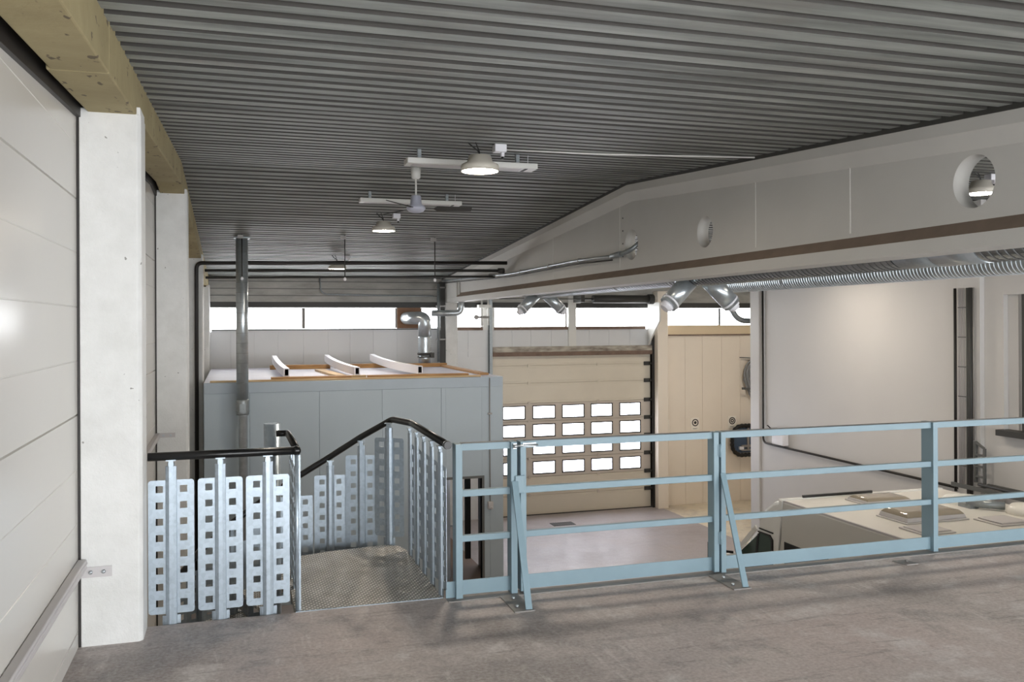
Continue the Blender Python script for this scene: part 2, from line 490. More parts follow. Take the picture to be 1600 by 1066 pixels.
panel_wall('wall_far_door', 5.1, 10.62, 1.06, 1.73, 'panelw', [5.55, 6.7, 7.2, 7.75, 8.8, 9.35, 9.95])
m = MB(); m.box(5.1, 6.1, YF, YF + .14, ZL, 1.06); m.box(5.15, 5.98, YF - .01, YF, 1.19, 1.25); struct(m.build('wall_far_pier', 'panelw'))
panel_wall('wall_far_right', 10.66, XR, ZL, 1.57, 'cream', [11.05, 11.57, 12.09, 12.68, 13.25, 13.8, 14.4])
m = MB(); m.box(10.95, XR, YF - .05, YF + .14, 1.57, 1.82); m.box(10.95, XR, YF - .06, YF + .02, 1.54, 1.575, 1); struct(m.build('trim_2', ['creamtrim', 'sill']))
m = MB(); m.box(-.5, 4.85, YF - .02, YF + .14, 1.73, 1.785); m.box(-.5, 4.85, YF - .035, YF, 1.755, 1.775, 1); struct(m.build('trim_3', ['panelw', 'darkgrey']))
m = MB(); m.box(5.15, 5.93, YF - .04, YF + .14, 1.725, 1.80); m.box(6.22, 8.2, YF - .04, YF + .14, 1.725, 1.80); m.box(8.42, 10.4, YF - .04, YF + .14, 1.725, 1.80); struct(m.build('trim_4', 'sill'))
m = MB(); m.box(5.93, 6.22, YF - .03, YF + .14, 1.73, 2.29); struct(m.build('trim_5', 'whitepaint'))
# clerestory windows
WN = [0]
def window(x0, x1, z0=1.79, z1=2.28, fr=.045, mat='alu', mull=()):
    WN[0] += 1
    t = bpy.data.objects.new('window_%d' % WN[0], None); COL.objects.link(t); t.location = ((x0 + x1) / 2, YF + .05, z0); WL[t.name] = Vector(t.location); struct(t)
    m = MB()
    m.box(x0, x0 + fr, YF + .02, YF + .1, z0, z1); m.box(x1 - fr, x1, YF + .02, YF + .1, z0, z1)
    m.box(x0 + fr, x1 - fr, YF + .02, YF + .1, z0, z0 + .015); m.box(x0 + fr, x1 - fr, YF + .02, YF + .1, z1 - .015, z1)
    m.build('window_frame', mat, t)
    m = MB(); m.box(x0 + fr, x1 - fr, YF + .055, YF + .06, z0 + .015, z1 - .015); m.build('window_pane', 'pane', t)
window(-.9, 1.57); window(1.555, 3.78)
window(4.35, 5.95); window(6.2, 8.2, fr=.05); window(8.37, 10.62); window(10.8, 12.66); window(12.62, 15.9)
m = MB(); m.box(3.785, 4.36, YF - .01, YF + .1, 1.785, 2.285)
tag(m.build('boarded_panel', 'plywood', bevel=.004), 'brown board filling the window strip beside the bent steel duct', 'panel')
m = MB(); m.box(8.21, 8.42, YF - .06, YF + .02, 1.24, 2.66); m.box(8.2, 8.55, YF - .05, YF + .01, 2.4, 2.66)
tag(m.build('mullion_post', 'whitepaint', bevel=.005), 'white post between the windows above the garage door', 'post')
# lintel over the garage door
m = MB(); m.box(6.17, 10.55, YF - .1, YF, 1.16, 1.3); m.box(6.17, 10.55, YF - .12, YF - .02, 1.06, 1.165, 1)
tag(m.build('door_lintel', ['lintel', 'sill']), 'stained steel lintel across the top of the garage door', 'lintel')
# -- rear and side walls of the hall (behind the viewer), with window bands
m = MB(); m.box(-.95, XR, YB - .2, YB, ZL, .12); m.box(-.95, XR, YB - .2, YB, 2.1, 3.3)
for x in (-.95, 3.2, 7.4, 11.6, XR - .2): m.box(x, x + .2, YB - .2, YB, .12, 2.1)
struct(m.build('wall_rear', 'panelw'))
m = MB(); m.box(XR, XR + .2, YB, YF, ZL, 4.0); struct(m.build('wall_east', 'cream'))

# ------------------------------------------------------------------ sectional garage door
def garage_door():
    t = bpy.data.objects.new('door_1', None); COL.objects.link(t); t.location = (8.35, YF, ZL); WL[t.name] = Vector(t.location)
    struct(t, 'beige sectional garage door with four rows of bright windows')
    seams = [1.06, .817, .37, -.142, -.606, -1.077, -1.548, -2.028, -2.49, -2.985]
    WX = [(6.457, 7.045), (7.256, 7.854), (8.056, 8.657), (8.854, 9.45), (9.665, 10.259)]
    WZ = {3: (-.541, -.214), 4: (-1.0, -.688), 5: (-1.457, -1.163), 6: (-1.948, -1.637)}
    Y0, Y1 = YF + .02, YF + .07
    for i in range(9):
        zt, zb = seams[i] - .005, seams[i + 1] + .005
        m = MB(); holes = []
        if i in WZ:
            holes = [[(a, WZ[i][0]), (b, WZ[i][0]), (b, WZ[i][1]), (a, WZ[i][1])] for a, b in WX]
        m.extrude([(6.14, zb), (10.55, zb), (10.55, zt), (6.14, zt)], lambda a, b, d: (a, d, b), Y0, Y1, holes)
        m.box(6.14, 10.55, Y0 + .03, Y1 + .012, zb - .03, zb + .01)
        if i not in WZ:
            m.box(6.165, 10.525, Y0 - .006, Y0, zb + .04, zb + .05); m.box(6.165, 10.525, Y0 - .004, Y0, zt - .06, zt - .05)
        p = m.build('door_section', 'doorwin' if i in WZ else 'doorpanel', t, bevel=.006)
        for a, b in (WX if i in WZ else ()):
            z0, z1 = WZ[i]; f = .017; m = MB()
            m.extrude([(a - .012, z0 - .012), (b + .012, z0 - .012), (b + .012, z1 + .012), (a - .012, z1 + .012)], lambda q, w, d: (q, d, w), Y0 - .012, Y0 + .01,
                      [[(a + f, z0 + f), (b - f, z0 + f), (b - f, z1 - f), (a + f, z1 - f)]])
            m.build('window_gasket', 'gasket', p)
            m = MB(); m.box(a, b, Y0 + .015, Y0 + .02, z0, z1); m.build('window_pane', 'paneclean', p)
    for i, s in enumerate(seams[1:-1]):
        m = MB()
        for x in (7.15, 9.05): m.box(x - .03, x + .03, Y0 - .022, Y0 + .005, s - .035, s + .035)
        m.build('hinge', 'doorwin' if 2 <= i <= 7 else 'doorpanel', t)
        m = MB(); m.box(10.36, 10.53, Y0 - .035, Y0 - .005, s - .05, s + .05); m.cyl((10.5, Y0 - .05, s), (10.58, Y0 - .05, s), .03, n=10)
        m.build('roller', 'darkgrey', t)
    m = MB(); m.box(6.14, 10.6, Y0 - .02, Y1 + .02, ZL, -2.985); m.build('bottom_seal', 'blackpipe', t)
    m = MB(); m.box(10.52, 10.66, YF + .072, YF + .14, ZL, 1.4); m.box(6.0, 6.17, YF + .085, YF + .14, ZL, 1.2); m.build('jamb', 'blackpipe', t)
    for x0, x1 in ((6.07, 6.16), (10.55, 10.62)):
        m = MB(); m.box(x0, x1, YF - .1, YF - .085, ZL, 2.55); m.box(x0 if x0 < 8 else x1 - .012, x0 + .012 if x0 < 8 else x1, YF - .1, YF, ZL, 2.55)
        m.build('door_track', 'galvdull' if x0 < 8 else 'blackpipe', t)
    return t
garage_door()
m = MB(); m.cyl((8.68, 20.95, 2.5), (10.22, 20.95, 2.5), .1, n=20); m.cyl((10.22, 20.95, 2.5), (10.36, 20.95, 2.5), .13, n=20); m.cyl((8.4, 20.95, 2.5), (8.68, 20.95, 2.5), .025, n=8)
m.box(10.3, 10.36, 20.95, 21.48, 2.42, 2.58); m.cyl((6.2, 20.95, 2.5), (8.4, 20.95, 2.5), .012, n=8); m.box(8.34, 8.44, 20.9, 21.43, 2.42, 2.6)
tag(m.build('door_spring', 'darkgrey'), 'dark spring tube above the garage door, in front of the windows', 'spring')
m = MB(); m.extrude([(20.75, 1.95), (21.42, 1.3), (21.42, 2.42), (20.75, 2.42)], lambda a, b, d: (d, a, b), 10.44, 10.48)
tag(m.build('gusset_plate', 'whitepaint'), 'bright white side plate at the right end of the garage door windows', 'plate')
m = MB(); m.box(7.33, 7.9, 20.18, 20.52, ZL, ZL + .006)
for k in range(9): m.box(7.35 + k * .06, 7.385 + k * .06, 20.2, 20.5, ZL + .006, ZL + .012)
tag(m.build('floor_drain', 'darkgrey'), 'dark square drain grate in the lower floor before the garage door', 'drain')

# gauge valves on the pier left of the door
t = thing('valve_pipe', (5.9, 21.3, 1.3), 'white pipes with small valve in the window beside the door track', 'pipe')
m = MB(); m.cyl((5.86, 21.3, 1.85), (5.86, 21.3, 2.6), .025, n=10); m.cyl((6.02, 21.3, 1.85), (6.02, 21.3, 2.6), .025, n=10); m.box(5.78, 6.1, 21.27, 21.48, 2.28, 2.36); m.build('riser', 'whitepaint', t)
m = MB(); m.cyl((5.68, 21.3, 2.05), (6.05, 21.3, 2.05), .03, n=10); m.lathe([(.06, 0), (.06, .03)], (5.7, 21.25, 2.05), axis=(0, -1, 0)); m.build('valve', 'alu', t)

# ------------------------------------------------------------------ cream wall: signs, hose, cable loop
def sign(x, z, kind, label):
    t = thing('sign', (x, YF - .003, z - .2), label, 'sign', 'round symbol signs on the cream wall')
    m = MB(); m.box(x - .125, x + .125, YF - .012, YF, z - .2, z + .13); m.build('plate', 'stickers', t)
    def disc(r0, r1, a0, a1, d, mi=0, n=28):
        mm = MB(); k = n if a1 - a0 > 6.2 else n // 2
        P = [(x + r1 * math.cos(a0 + (a1 - a0) * i / k), z + r1 * math.sin(a0 + (a1 - a0) * i / k)) for i in range(k + (0 if a1 - a0 > 6.2 else 1))]
        if r0 > 0:
            H = [[(x + r0 * math.cos(2 * PI * i / k), z + r0 * math.sin(2 * PI * i / k)) for i in range(k)]]
        else: H = []
        mm.extrude(P, lambda a, b, dd: (a, dd, b), YF - .012 - d, YF - .011, H); return mm
    if kind == 'half':
        disc(.05, .095, 0, 2 * PI, .004).build('ring', 'print', t)
        disc(0, .05, -PI / 2, PI / 2, .003).build('half_disc', 'print', t)
    else:
        disc(.07, .098, 0, 2 * PI, .004).build('ring', 'print', t)
        disc(.022 if kind == 'dot' else 0, .052 if kind == 'dot' else .04, 0, 2 * PI, .004).build('symbol', 'print', t)
    m = MB(); m.box(x - .07, x + .07, YF - .015, YF - .012, z - .155, z - .15); m.box(x - .07, x + .04, YF - .015, YF - .012, z - .17, z - .165); m.build('text_line', 'print', t)
sign(10.97, -.83, 'half', 'round black sign nearest the garage door, with half-filled circle')
sign(11.868, -.81, 'solid', 'round black sign in the middle of the three on the cream wall')
sign(13.0, -.80, 'dot', 'round black ringed sign just above the black ribbed hose loop')

t = thing('hose_reel', (13.62, 21.35, -.2), 'grey coiled hose hanging high on the cream wall, half hidden by partition', 'hose')
for k in range(4):
    m = MB(); r = .36 - k * .055; pts = []
    for i in range(33):
        a = 2 * PI * i / 32; pts.append((13.66 + r * .95 * math.cos(a), 21.38 - .03 * (k % 2), .46 + r * 1.15 * math.sin(a) - (.1 if math.sin(a) < -.6 else 0)))
    m.tube(pts, .028, n=8, bend=.01, seg=1); m.build('hose_loop', 'hoseg', t)
m = MB(); m.tube([(13.31, 21.4, .35), (13.5, 21.4, -.1), (13.75, 21.4, -.55)], .025, n=8); m.build('hose_end', 'hoseg', t)
m = MB(); m.bar((13.2, 21.42, .93), (14.0, 21.42, .88), .02, .03); m.build('bracket', 'doorframe', t)
m = MB(); m.bar((13.2, 21.3, .09), (14.0, 21.3, .05), .04, .06); m.bar((13.5, 21.3, .07), (13.5, 21.49, .07), .04, .06); m.build('bracket', 'doorframe', t)

t = thing('suction_hose', (13.6, 21.3, -1.8), 'black ribbed hose loop around a dark blue drum on the cream wall', 'hose')
def stadium(hw, hh, r, n=8):
    P = []
    for cx, cz, a0 in ((hw - r, hh - r, 0), (-hw + r, hh - r, PI / 2), (-hw + r, -hh + r, PI), (hw - r, -hh + r, 3 * PI / 2)):
        for k in range(n + 1): P.append((cx + r * math.cos(a0 + PI / 2 * k / n), cz + r * math.sin(a0 + PI / 2 * k / n)))
    return P
S = stadium(.72, .4, .3); m = MB(); c = (13.62, -1.33)
m.extrude([(c[0] + a * .9, c[1] + b * .86) for a, b in S], lambda a, b, d: (a, d, b), 21.38, 21.49); m.build('drum', 'bluedrum', t)
m = MB(); S2 = S + S[:1]; L = []
for (a0, b0), (a1, b1) in zip(S2, S2[1:]):
    k = max(1, round(math.hypot(a1 - a0, b1 - b0) / .055))
    L += [(c[0] + a0 + (a1 - a0) * i / k, 21.33, c[1] + b0 + (b1 - b0) * i / k) for i in range(k)]
R = []
for i, p in enumerate(L):
    d = (Vector(L[(i + 1) % len(L)]) - Vector(L[i - 1])).normalized(); a, b = frame(d, V(0, 1, 0)); rr = .062 if i % 2 else .045
    R.append([Vector(p) + (a * math.cos(2 * PI * q / 10) + b * math.sin(2 * PI * q / 10)) * rr for q in range(10)])
R.append(R[0]); m.rings(R, caps=False); m.build('ribbed_hose', 'black', t)
m = MB(); m.box(13.38, 13.44, 21.34, 21.4, -1.6, -1.0); m.box(13.2, 14.1, 21.33, 21.39, -1.52, -1.46); m.box(13.2, 14.1, 21.33, 21.39, -1.62, -1.58); m.build('bracket', 'alu', t)
m = MB(); m.box(13.13, 13.26, 21.32, 21.38, -1.58, -1.5); m.build('nozzle', 'whiteplast', t)

# ------------------------------------------------------------------ grey partition in the next frame line
m = MB(); m.extrude([(10.6, ZL), (16.45, ZL), (16.45, deck(16.45) - .005), (10.6, deck(10.6) - .005)], lambda a, b, d: (d, a, b), 10.64, 10.74); struct(m.build('wall_right', 'partition'))
m = MB()
m.box(10.64, 10.8, 6.2, 10.56, ZL, .3); m.box(10.64, 10.8, 6.2, 10.56, 2.28, 3.36); m.box(10.64, 10.8, 10.2, 10.56, .3, 2.28); m.box(10.64, 10.8, 6.2, 6.6, .3, 2.28)
struct(m.build('wall_right_near', 'partition'))
t = bpy.data.objects.new('window_8', None); COL.objects.link(t); t.location = (10.7, 8.4, .3); WL[t.name] = Vector(t.location); struct(t)
m = MB(); m.box(10.72, 10.78, 10.02, 10.2, .33, 2.28, 0); m.build('reveal', 'partition', t)
m = MB(); m.box(10.68, 10.78, 9.86, 9.93, .33, 2.28); m.box(10.68, 10.78, 6.6, 6.7, .33, 2.28); m.box(10.68, 10.78, 6.7, 9.86, 2.2, 2.28); m.build('window_frame', 'darkgrey', t)
m = MB(); m.box(10.745, 10.755, 6.7, 9.86, .33, 2.2); m.build('window_pane', pbr('dark_window_glass', (40, 44, 44), .1), t)
m = MB(); m.box(10.5, 10.72, 6.55, 10.22, .245, .33); m.build('window_sill', 'darkgrey', t)
m = MB(); m.tube([(10.6, 16.3, 2.6), (10.6, 16.3, -.63), (10.6, 15.9, -.64), (10.6, 11.0, -.66)], .022, n=8, bend=.12)
tag(m.build('black_pipe', 'blackpipe'), 'thin black pipe turning along the grey partition above the motorhome', 'pipe')
t = thing('wall_dispenser', (10.58, 15.7, -.6), 'small white box with black handle on the grey partition', 'dispenser')
m = MB(); m.box(10.5, 10.64, 15.45, 15.85, -.6, -.33); m.build('body', 'whiteplast', t, bevel=.02)
m = MB(); m.box(10.48, 10.62, 15.5, 15.85, -.33, -.27); m.tube([(10.5, 15.85, -.3), (10.5, 15.98, -.24), (10.5, 16.0, -.24)], .012, n=6); m.build('handle', 'black', t)
# cables and pipes on the cable column
t = thing('cable_bundle', (10.5, 10.8, -.7), 'vertical bundle of cables and dark pipes on the column beside the partition', 'cables')
m = MB(); m.cyl((10.52, 10.985, -.7), (10.52, 10.985, 2.4), .022, n=8); m.build('black_pipe', 'blackpipe', t)
for y in (10.93, 10.9, 10.87, 10.84):
    m = MB(); m.cyl((10.545, y, -.6), (10.545, y + .005, 2.4), .008, n=6); m.build('cable', 'hatch', t)
for z in (-.3, .3, .75, 1.2, 1.65, 2.1):
    m = MB(); m.box(10.535, 10.55, 10.8, 10.95, z, z + .012); m.build('cable_clip', 'doorframe', t)
m = MB(); m.cyl((10.53, 10.76, -.7), (10.53, 10.76, 2.4), .018, n=8); m.build('grey_pipe', 'doorframe', t)
m = MB(); m.cyl((10.5, 10.67, -.8), (10.5, 10.67, 2.4), .03, n=10); m.build('dark_pipe', 'darkgrey', t)
m = MB(); m.cyl((10.52, 10.632, .12), (10.52, 10.632, 2.4), .012, n=8); m.build('conduit', 'alu', t)
t = thing('cable_ladder', (10.5, 10.5, -.5), 'short steel cable ladder standing beside the dark pipes', 'ladder')
m = MB(); m.box(10.5, 10.54, 10.585, 10.615, -.5, .11); m.box(10.5, 10.54, 10.42, 10.45, -.5, .02); m.bar((10.52, 10.6, .1), (10.52, 10.44, .02), .03, .03); m.build('rail', 'doorframe', t)
for z in (-.1, -.27, -.42):
    m = MB(); m.box(10.5, 10.53, 10.45, 10.59, z, z + .03); m.build('rung', 'doorframe', t)
t = thing('cable_tray', (10.4, 9.5, -.6), 'horizontal steel cable tray running along the right wall above the motorhome', 'tray')
m = MB(); m.box(10.3, 10.33, 7.6, 10.85, -.58, -.52); m.build('side_rail', 'doorframe', t)
m = MB(); m.box(10.58, 10.61, 7.6, 10.45, -.56, -.5); m.build('side_rail', 'doorframe', t)
for k in range(8):
    m = MB(); m.box(10.33, 10.58, 7.8 + k * .38, 7.83 + k * .38, -.57, -.545); m.build('rung', 'doorframe', t)
m = MB(); m.tube([(10.46, 7.6, -.51), (10.44, 9, -.52), (10.47, 10.5, -.51)], .025, n=8); m.build('cable', 'darkgrey', t)

# ------------------------------------------------------------------ cabin (grey-blue room) under the sheet roof
def cabin():
    x0, x1, y0, y1, zt = -.5, 4.79, 16.0, 21.1, .9
    t = thing('cabin', (2.1, 18.5, ZL), 'blue-grey panelled cabin standing on the lower floor behind the stairs', 'cabin')
    m = MB(); dx0, dx1, dz = 3.706, 4.388, -.98
    xs = [x0, .246, 1.425, 2.532, 3.62, x1]
    for a, b in zip(xs, xs[1:]):
        a2, b2 = a + .004, b - .004
        if b > dx1:
            m.box(a2, dx0, y0, y0 + .1, ZL, .73); m.box(dx1, b2, y0, y0 + .1, ZL, .73); m.box(dx0, dx1, y0, y0 + .1, dz, .73)
        else: m.box(a2, b2, y0, y0 + .1, ZL, .73)
    m.box(x0, dx0, y0 + .012, y0 + .11, ZL, .73); m.box(dx1, x1, y0 + .012, y0 + .11, ZL, .73); m.box(dx0, dx1, y0 + .012, y0 + .11, dz, .73)
    m.build('front_wall', 'cabin', t, bevel=.003)
    m = MB(); m.box(x1 - .1, x1, y0 + .11, 17.4, ZL, .73); m.box(x1 - .1, x1, 17.4, 20.4, -.6, .73); m.box(x1 - .1, x1, 20.4, y1, ZL, .73); m.box(x0, x0 + .1, y0 + .11, y1, ZL, .73); m.box(x0 + .1, x1 - .1, y1 - .1, y1, ZL, .73); m.build('side_wall', 'cabin', t)
    m = MB(); m.box(x0, x1 + .01, y0 - .012, y0 + .06, .715, .9); m.build('top_flashing', 'cabintrim', t, bevel=.004)
    m = MB(); m.box(x1 - .03, x1 + .012, y0 + .06, y1, .715, .9); m.build('top_flashing', 'cabintrim', t, bevel=.004)
    m = MB(); m.box(4.545, x1 + .008, y0 - .008, y0, ZL, .715); m.build('corner_flashing', 'cabin', t)
    m = MB(); m.box(x0, x1 - .02, y0 + .06, y1, .73, zt); m.build('roof_board', 'roofsheet', t)
    m = MB(); m.box(x0 + .1, x1 - .1, y0 + .11, y1 - .1, ZL, ZL + .01); m.build('inner_floor', pbr('cabin_floor', (120, 96, 78), .6), t)
    m = MB(); w = .045
    m.box(dx0 - w, dx0, y0 - .012, y0 + .12, ZL, dz); m.box(dx1, dx1 + w, y0 - .012, y0 + .12, ZL, dz); m.box(dx0 - w, dx1 + w, y0 - .012, y0 + .12, dz, dz + w); m.build('door_frame', 'doorframe', t)
    m = MB(); m.bar((3.72, 16.13, -2.0), (3.95, 16.8, -2.0), .04, 1.98); lf = m.build('door_leaf', 'cabin', t)
    m = MB(); m.cyl((3.93, 16.74, -2.0), (4.0, 16.72, -2.0), .012, n=8); m.cyl((4.0, 16.72, -2.0), (3.97, 16.62, -2.0), .01, n=8); m.build('handle', 'zinc', lf)
    m = MB(); m.box(4.2, 4.3, 16.5, 16.58, -2.6, -1.0); m.build('inner_post', 'black', t)
cabin()
t = thing('socket_conduit', (4.54, 15.97, -1.55), 'thin conduit with grey socket running down the cabin corner', 'conduit')
m = MB(); m.cyl((4.54, 15.975, -1.42), (4.54, 15.975, .88), .009, n=8); m.build('conduit', 'alu', t)
m = MB(); m.box(4.49, 4.59, 15.93, 15.987, -1.56, -1.42); m.cyl((4.54, 15.93, -1.52), (4.54, 15.9, -1.54), .03, n=10); m.build('socket', 'hatch', t, bevel=.008)
m = MB(); m.box(4.5, 4.58, 15.96, 15.987, .2, .23); m.build('clip', 'alu', t)
# timber on the cabin roof
ZR = .9
def plank(x0, y0, x1, y1, w, h, mat, label, z=ZR):
    m = MB(); m.bar((x0, y0, z + h / 2), (x1, y1, z + h / 2), w, h)
    tag(m.build('timber_plank', mat, bevel=.004), label, 'plank', 'planks lying on the cabin roof')
plank(.62, 16.32, 2.02, 16.35, .2, .06, 'wood', 'front timber plank on the cabin roof, left of the middle white tube')
plank(2.32, 16.32, 4.2, 16.3, .2, .06, 'wood', 'front timber plank on the cabin roof, right of the middle white tube')
plank(-.4, 16.13, 4.4, 16.13, .1, .03, 'woodpale', 'long pale plank along the front edge of the cabin roof')
plank(.75, 20.4, 2.05, 20.3, .2, .09, 'wood', 'rear timber plank on the cabin roof, left end')
plank(2.15, 20.35, 3.5, 20.3, .2, .09, 'wood', 'rear timber plank on the cabin roof, behind the third white tube')
plank(3.6, 20.25, 4.7, 20.25, .22, .08, 'wood', 'timber plank under the bent steel duct on the cabin roof')
plank(4.62, 16.6, 4.62, 20.1, .16, .04, 'wood', 'timber plank along the right edge of the cabin roof')
plank(1.72, 19.2, 1.9, 16.8, .2, .045, 'woodpale', 'short white stained board beside the middle white tube')
def roof_tube(xf, yf, xb, yb, label):
    m = MB(); R = []; n = 14; w, h, th = .1, .15, .018; zb = ZR + .05
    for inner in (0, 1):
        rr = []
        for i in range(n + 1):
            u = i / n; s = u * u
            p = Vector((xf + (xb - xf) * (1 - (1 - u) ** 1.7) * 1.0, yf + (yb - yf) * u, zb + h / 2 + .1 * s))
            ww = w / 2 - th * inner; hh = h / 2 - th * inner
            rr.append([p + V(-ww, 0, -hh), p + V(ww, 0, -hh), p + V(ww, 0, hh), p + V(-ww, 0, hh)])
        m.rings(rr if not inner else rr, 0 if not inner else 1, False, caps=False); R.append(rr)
    for e in (0, -1):
        o, i = R[0][e], R[1][e]
        for k in range(4):
            j = (k + 1) % 4; m.add([o[k], o[j], i[j], i[k]], [(0, 1, 2, 3)])
    tag(m.build('box_tube', ['whiteplast', 'dark']), label, 'tube', 'curved white tubes on the cabin roof')
roof_tube(.90, 16.6, .85, 20.6, 'leftmost of the three curved white tubes on the cabin roof')
roof_tube(2.17, 16.6, 2.0, 20.6, 'middle one of the three curved white tubes on the cabin roof')
roof_tube(3.35, 16.6, 3.03, 20.6, 'rightmost of the three curved white tubes on the cabin roof')
for k, (x, y, lab) in enumerate(((.9, 16.45, 'left'), (2.17, 16.45, 'middle'), (3.35, 16.45, 'right'))):
    m = MB(); m.box(x - .16, x + .16, y + .08, y + .2, ZR, ZR + .05)
    tag(m.build('timber_block', 'woodpale'), 'pale timber block under the front end of the %s white tube' % lab, 'block', 'blocks under the white tubes')

# bent steel duct on the cabin roof
t = thing('flue_duct', (4.25, 20.5, .98), 'bent shiny ribbed steel duct rising from the cabin roof to the window board', 'duct')
m = MB(); m.tube([(4.25, 20.5, 1.6), (4.25, 20.5, 2.03), (4.02, 20.62, 2.03), (4.0, 21.485, 2.03)], .15, n=20, bend=.2, seg=8); m.build('elbow', 'duct', t)
m = MB(); prof = []
for i in range(17): prof.append((.142 + (.022 if i % 2 else 0), 1.2 + i * .025))
m.lathe([(r, z) for r, z in prof], (4.25, 20.5, 0), n=24); m.build('flexible_hose', 'duct', t)
m = MB(); m.lathe([(.14, .98), (.14, 1.2)], (4.25, 20.5, 0), n=24); m.build('collar', 'duct', t)
m = MB(); m.lathe([(.172, 1.17), (.172, 1.21)], (4.25, 20.5, 0), n=24); m.lathe([(.168, 1.11), (.168, 1.13)], (4.25, 20.5, 0), n=24); m.box(4.36, 4.45, 20.36, 20.42, 1.1, 1.22); m.build('clamp', 'darkgrey', t)
m = MB(); m.tube([(4.42, 20.45, 2.14), (5.12, 20.45, 2.14), (5.12, 20.45, 2.5)], .072, n=16, bend=.16, seg=8)
tag(m.build('elbow_pipe', 'duct'), 'thinner horizontal steel pipe turning up under the long white beam', 'pipe')
t = thing('column_conduit', (4.68, 20.95, .9), 'vertical grey conduits running down beside the far beam column', 'conduit')
m = MB(); m.cyl((4.69, 20.98, .98), (4.69, 20.98, 2.85), .035, n=10); m.build('pipe', 'galvdull', t)
m = MB(); m.box(4.745, 4.86, 21.02, 21.1, .92, 2.9); m.build('channel', 'darkgrey', t)
for z in (1.5, 2.3, 2.75):
    m = MB(); m.box(4.64, 4.87, 20.96, 21.04, z, z + .03); m.build('clamp', 'alu', t)
m = MB(); m.tube([(1.93, 21.4, 3.0), (1.95, 21.4, 2.68), (2.05, 21.4, 2.6), (4.66, 21.4, 2.57)], .016, n=8)
tag(m.build('wall_conduit', 'galvdull'), 'thin bent conduit on the concrete band above the left windows', 'conduit')
m = MB(); m.box(1.0, 1.42, 21.3, 21.42, 2.985, 3.01)
tag(m.build('flat_bracket', 'whitepaint'), 'small white flat strip where the far wall meets the roof sheet', 'strip')

# tall vertical duct
t = thing('vertical_duct', (.13, 15.7, -3), 'tall galvanised round duct rising in front of the cabin to the roof', 'duct')
m = MB(); m.lathe([(.098, .62), (.098, 3.36)], (.128, 15.72, 0), n=28); m.build('upper_pipe', 'duct', t)
for k in range(14):
    m = MB(); m.lathe([(.1005, .9 + k * .17), (.1005, .905 + k * .17)], (.128, 15.72, 0), n=28); m.build('spiral_seam', 'galvdull', t)
m = MB(); m.lathe([(.102, .37), (.106, .4), (.106, .6), (.1, .63)], (.128, 15.72, 0), n=28); m.lathe([(.112, .43), (.112, .445)], (.128, 15.72, 0), n=28); m.box(.08, .18, 15.6, 15.63, .42, .56); m.build('damper', 'galvdull', t)
m = MB(); m.lathe([(.074, -2.98), (.074, .35), (.095, .39)], (.135, 15.72, 0), n=24); m.build('lower_pipe', 'duct', t)
m = MB(); m.box(.0, .26, 15.6, 15.84, 3.345, 3.37); m.build('roof_flange', 'galvdull', t)

# black vertical pipe, horizontal heating pipes and hangers
m = MB(); m.tube([(-.645, 16.65, ZL), (-.63, 16.65, 2.985), (-.4, 16.6, 2.985), (4.85, 15.85, 3.02)], .034, n=10, bend=.14)
tag(m.build('black_pipe', 'blackpipe'), 'black pipe climbing the third column and crossing below the roof to the beam', 'pipe')
m = MB(); m.cyl((-.5, 16.98, 2.875), (4.86, 16.05, 2.886), .028, n=10); m.lathe([(.05, 0), (.05, .12)], (4.74, 16.07, 2.886), axis=(1, 0, 0), n=12)
tag(m.build('heating_pipe', 'darkgrey'), 'dark pipe just below the black one, ending in a round cap at the beam', 'pipe', 'pipes below the far roof')
m = MB(); m.cyl((-.5, 17.4, 2.765), (4.86, 16.7, 2.81), .024, n=10)
tag(m.build('heating_pipe', 'darkgrey'), 'lowest of the three dark pipes crossing below the far roof', 'pipe', 'pipes below the far roof')
def hanger(x, y, lab, zb=2.66):
    t = thing('hanger_rod', (x, y, deck(y)), lab, 'hanger', 'rods hanging from the far roof sheet')
    m = MB(); m.cyl((x, y, zb), (x, y, deck(y)), .009, n=6); m.build('rod', 'blackpipe', t)
    m = MB(); m.lathe([(.012, -.03), (.026, -.01), (.026, .01), (.01, .03)], (x, y, zb), n=10); m.build('tip', 'whiteplast', t)
    m = MB(); m.box(x - .07, x + .02, y - .03, y + .03, deck(y) - .07, deck(y) - .01); m.build('clip', 'alu', t)
hanger(.127, 15.45, 'thin rod hanging from the roof beside the tall vertical duct')
hanger(1.80, 15.3, 'thin rod hanging from the roof next to the farthest lamp')
hanger(3.36, 15.3, 'thin rod hanging from the roof nearest the long white beam')

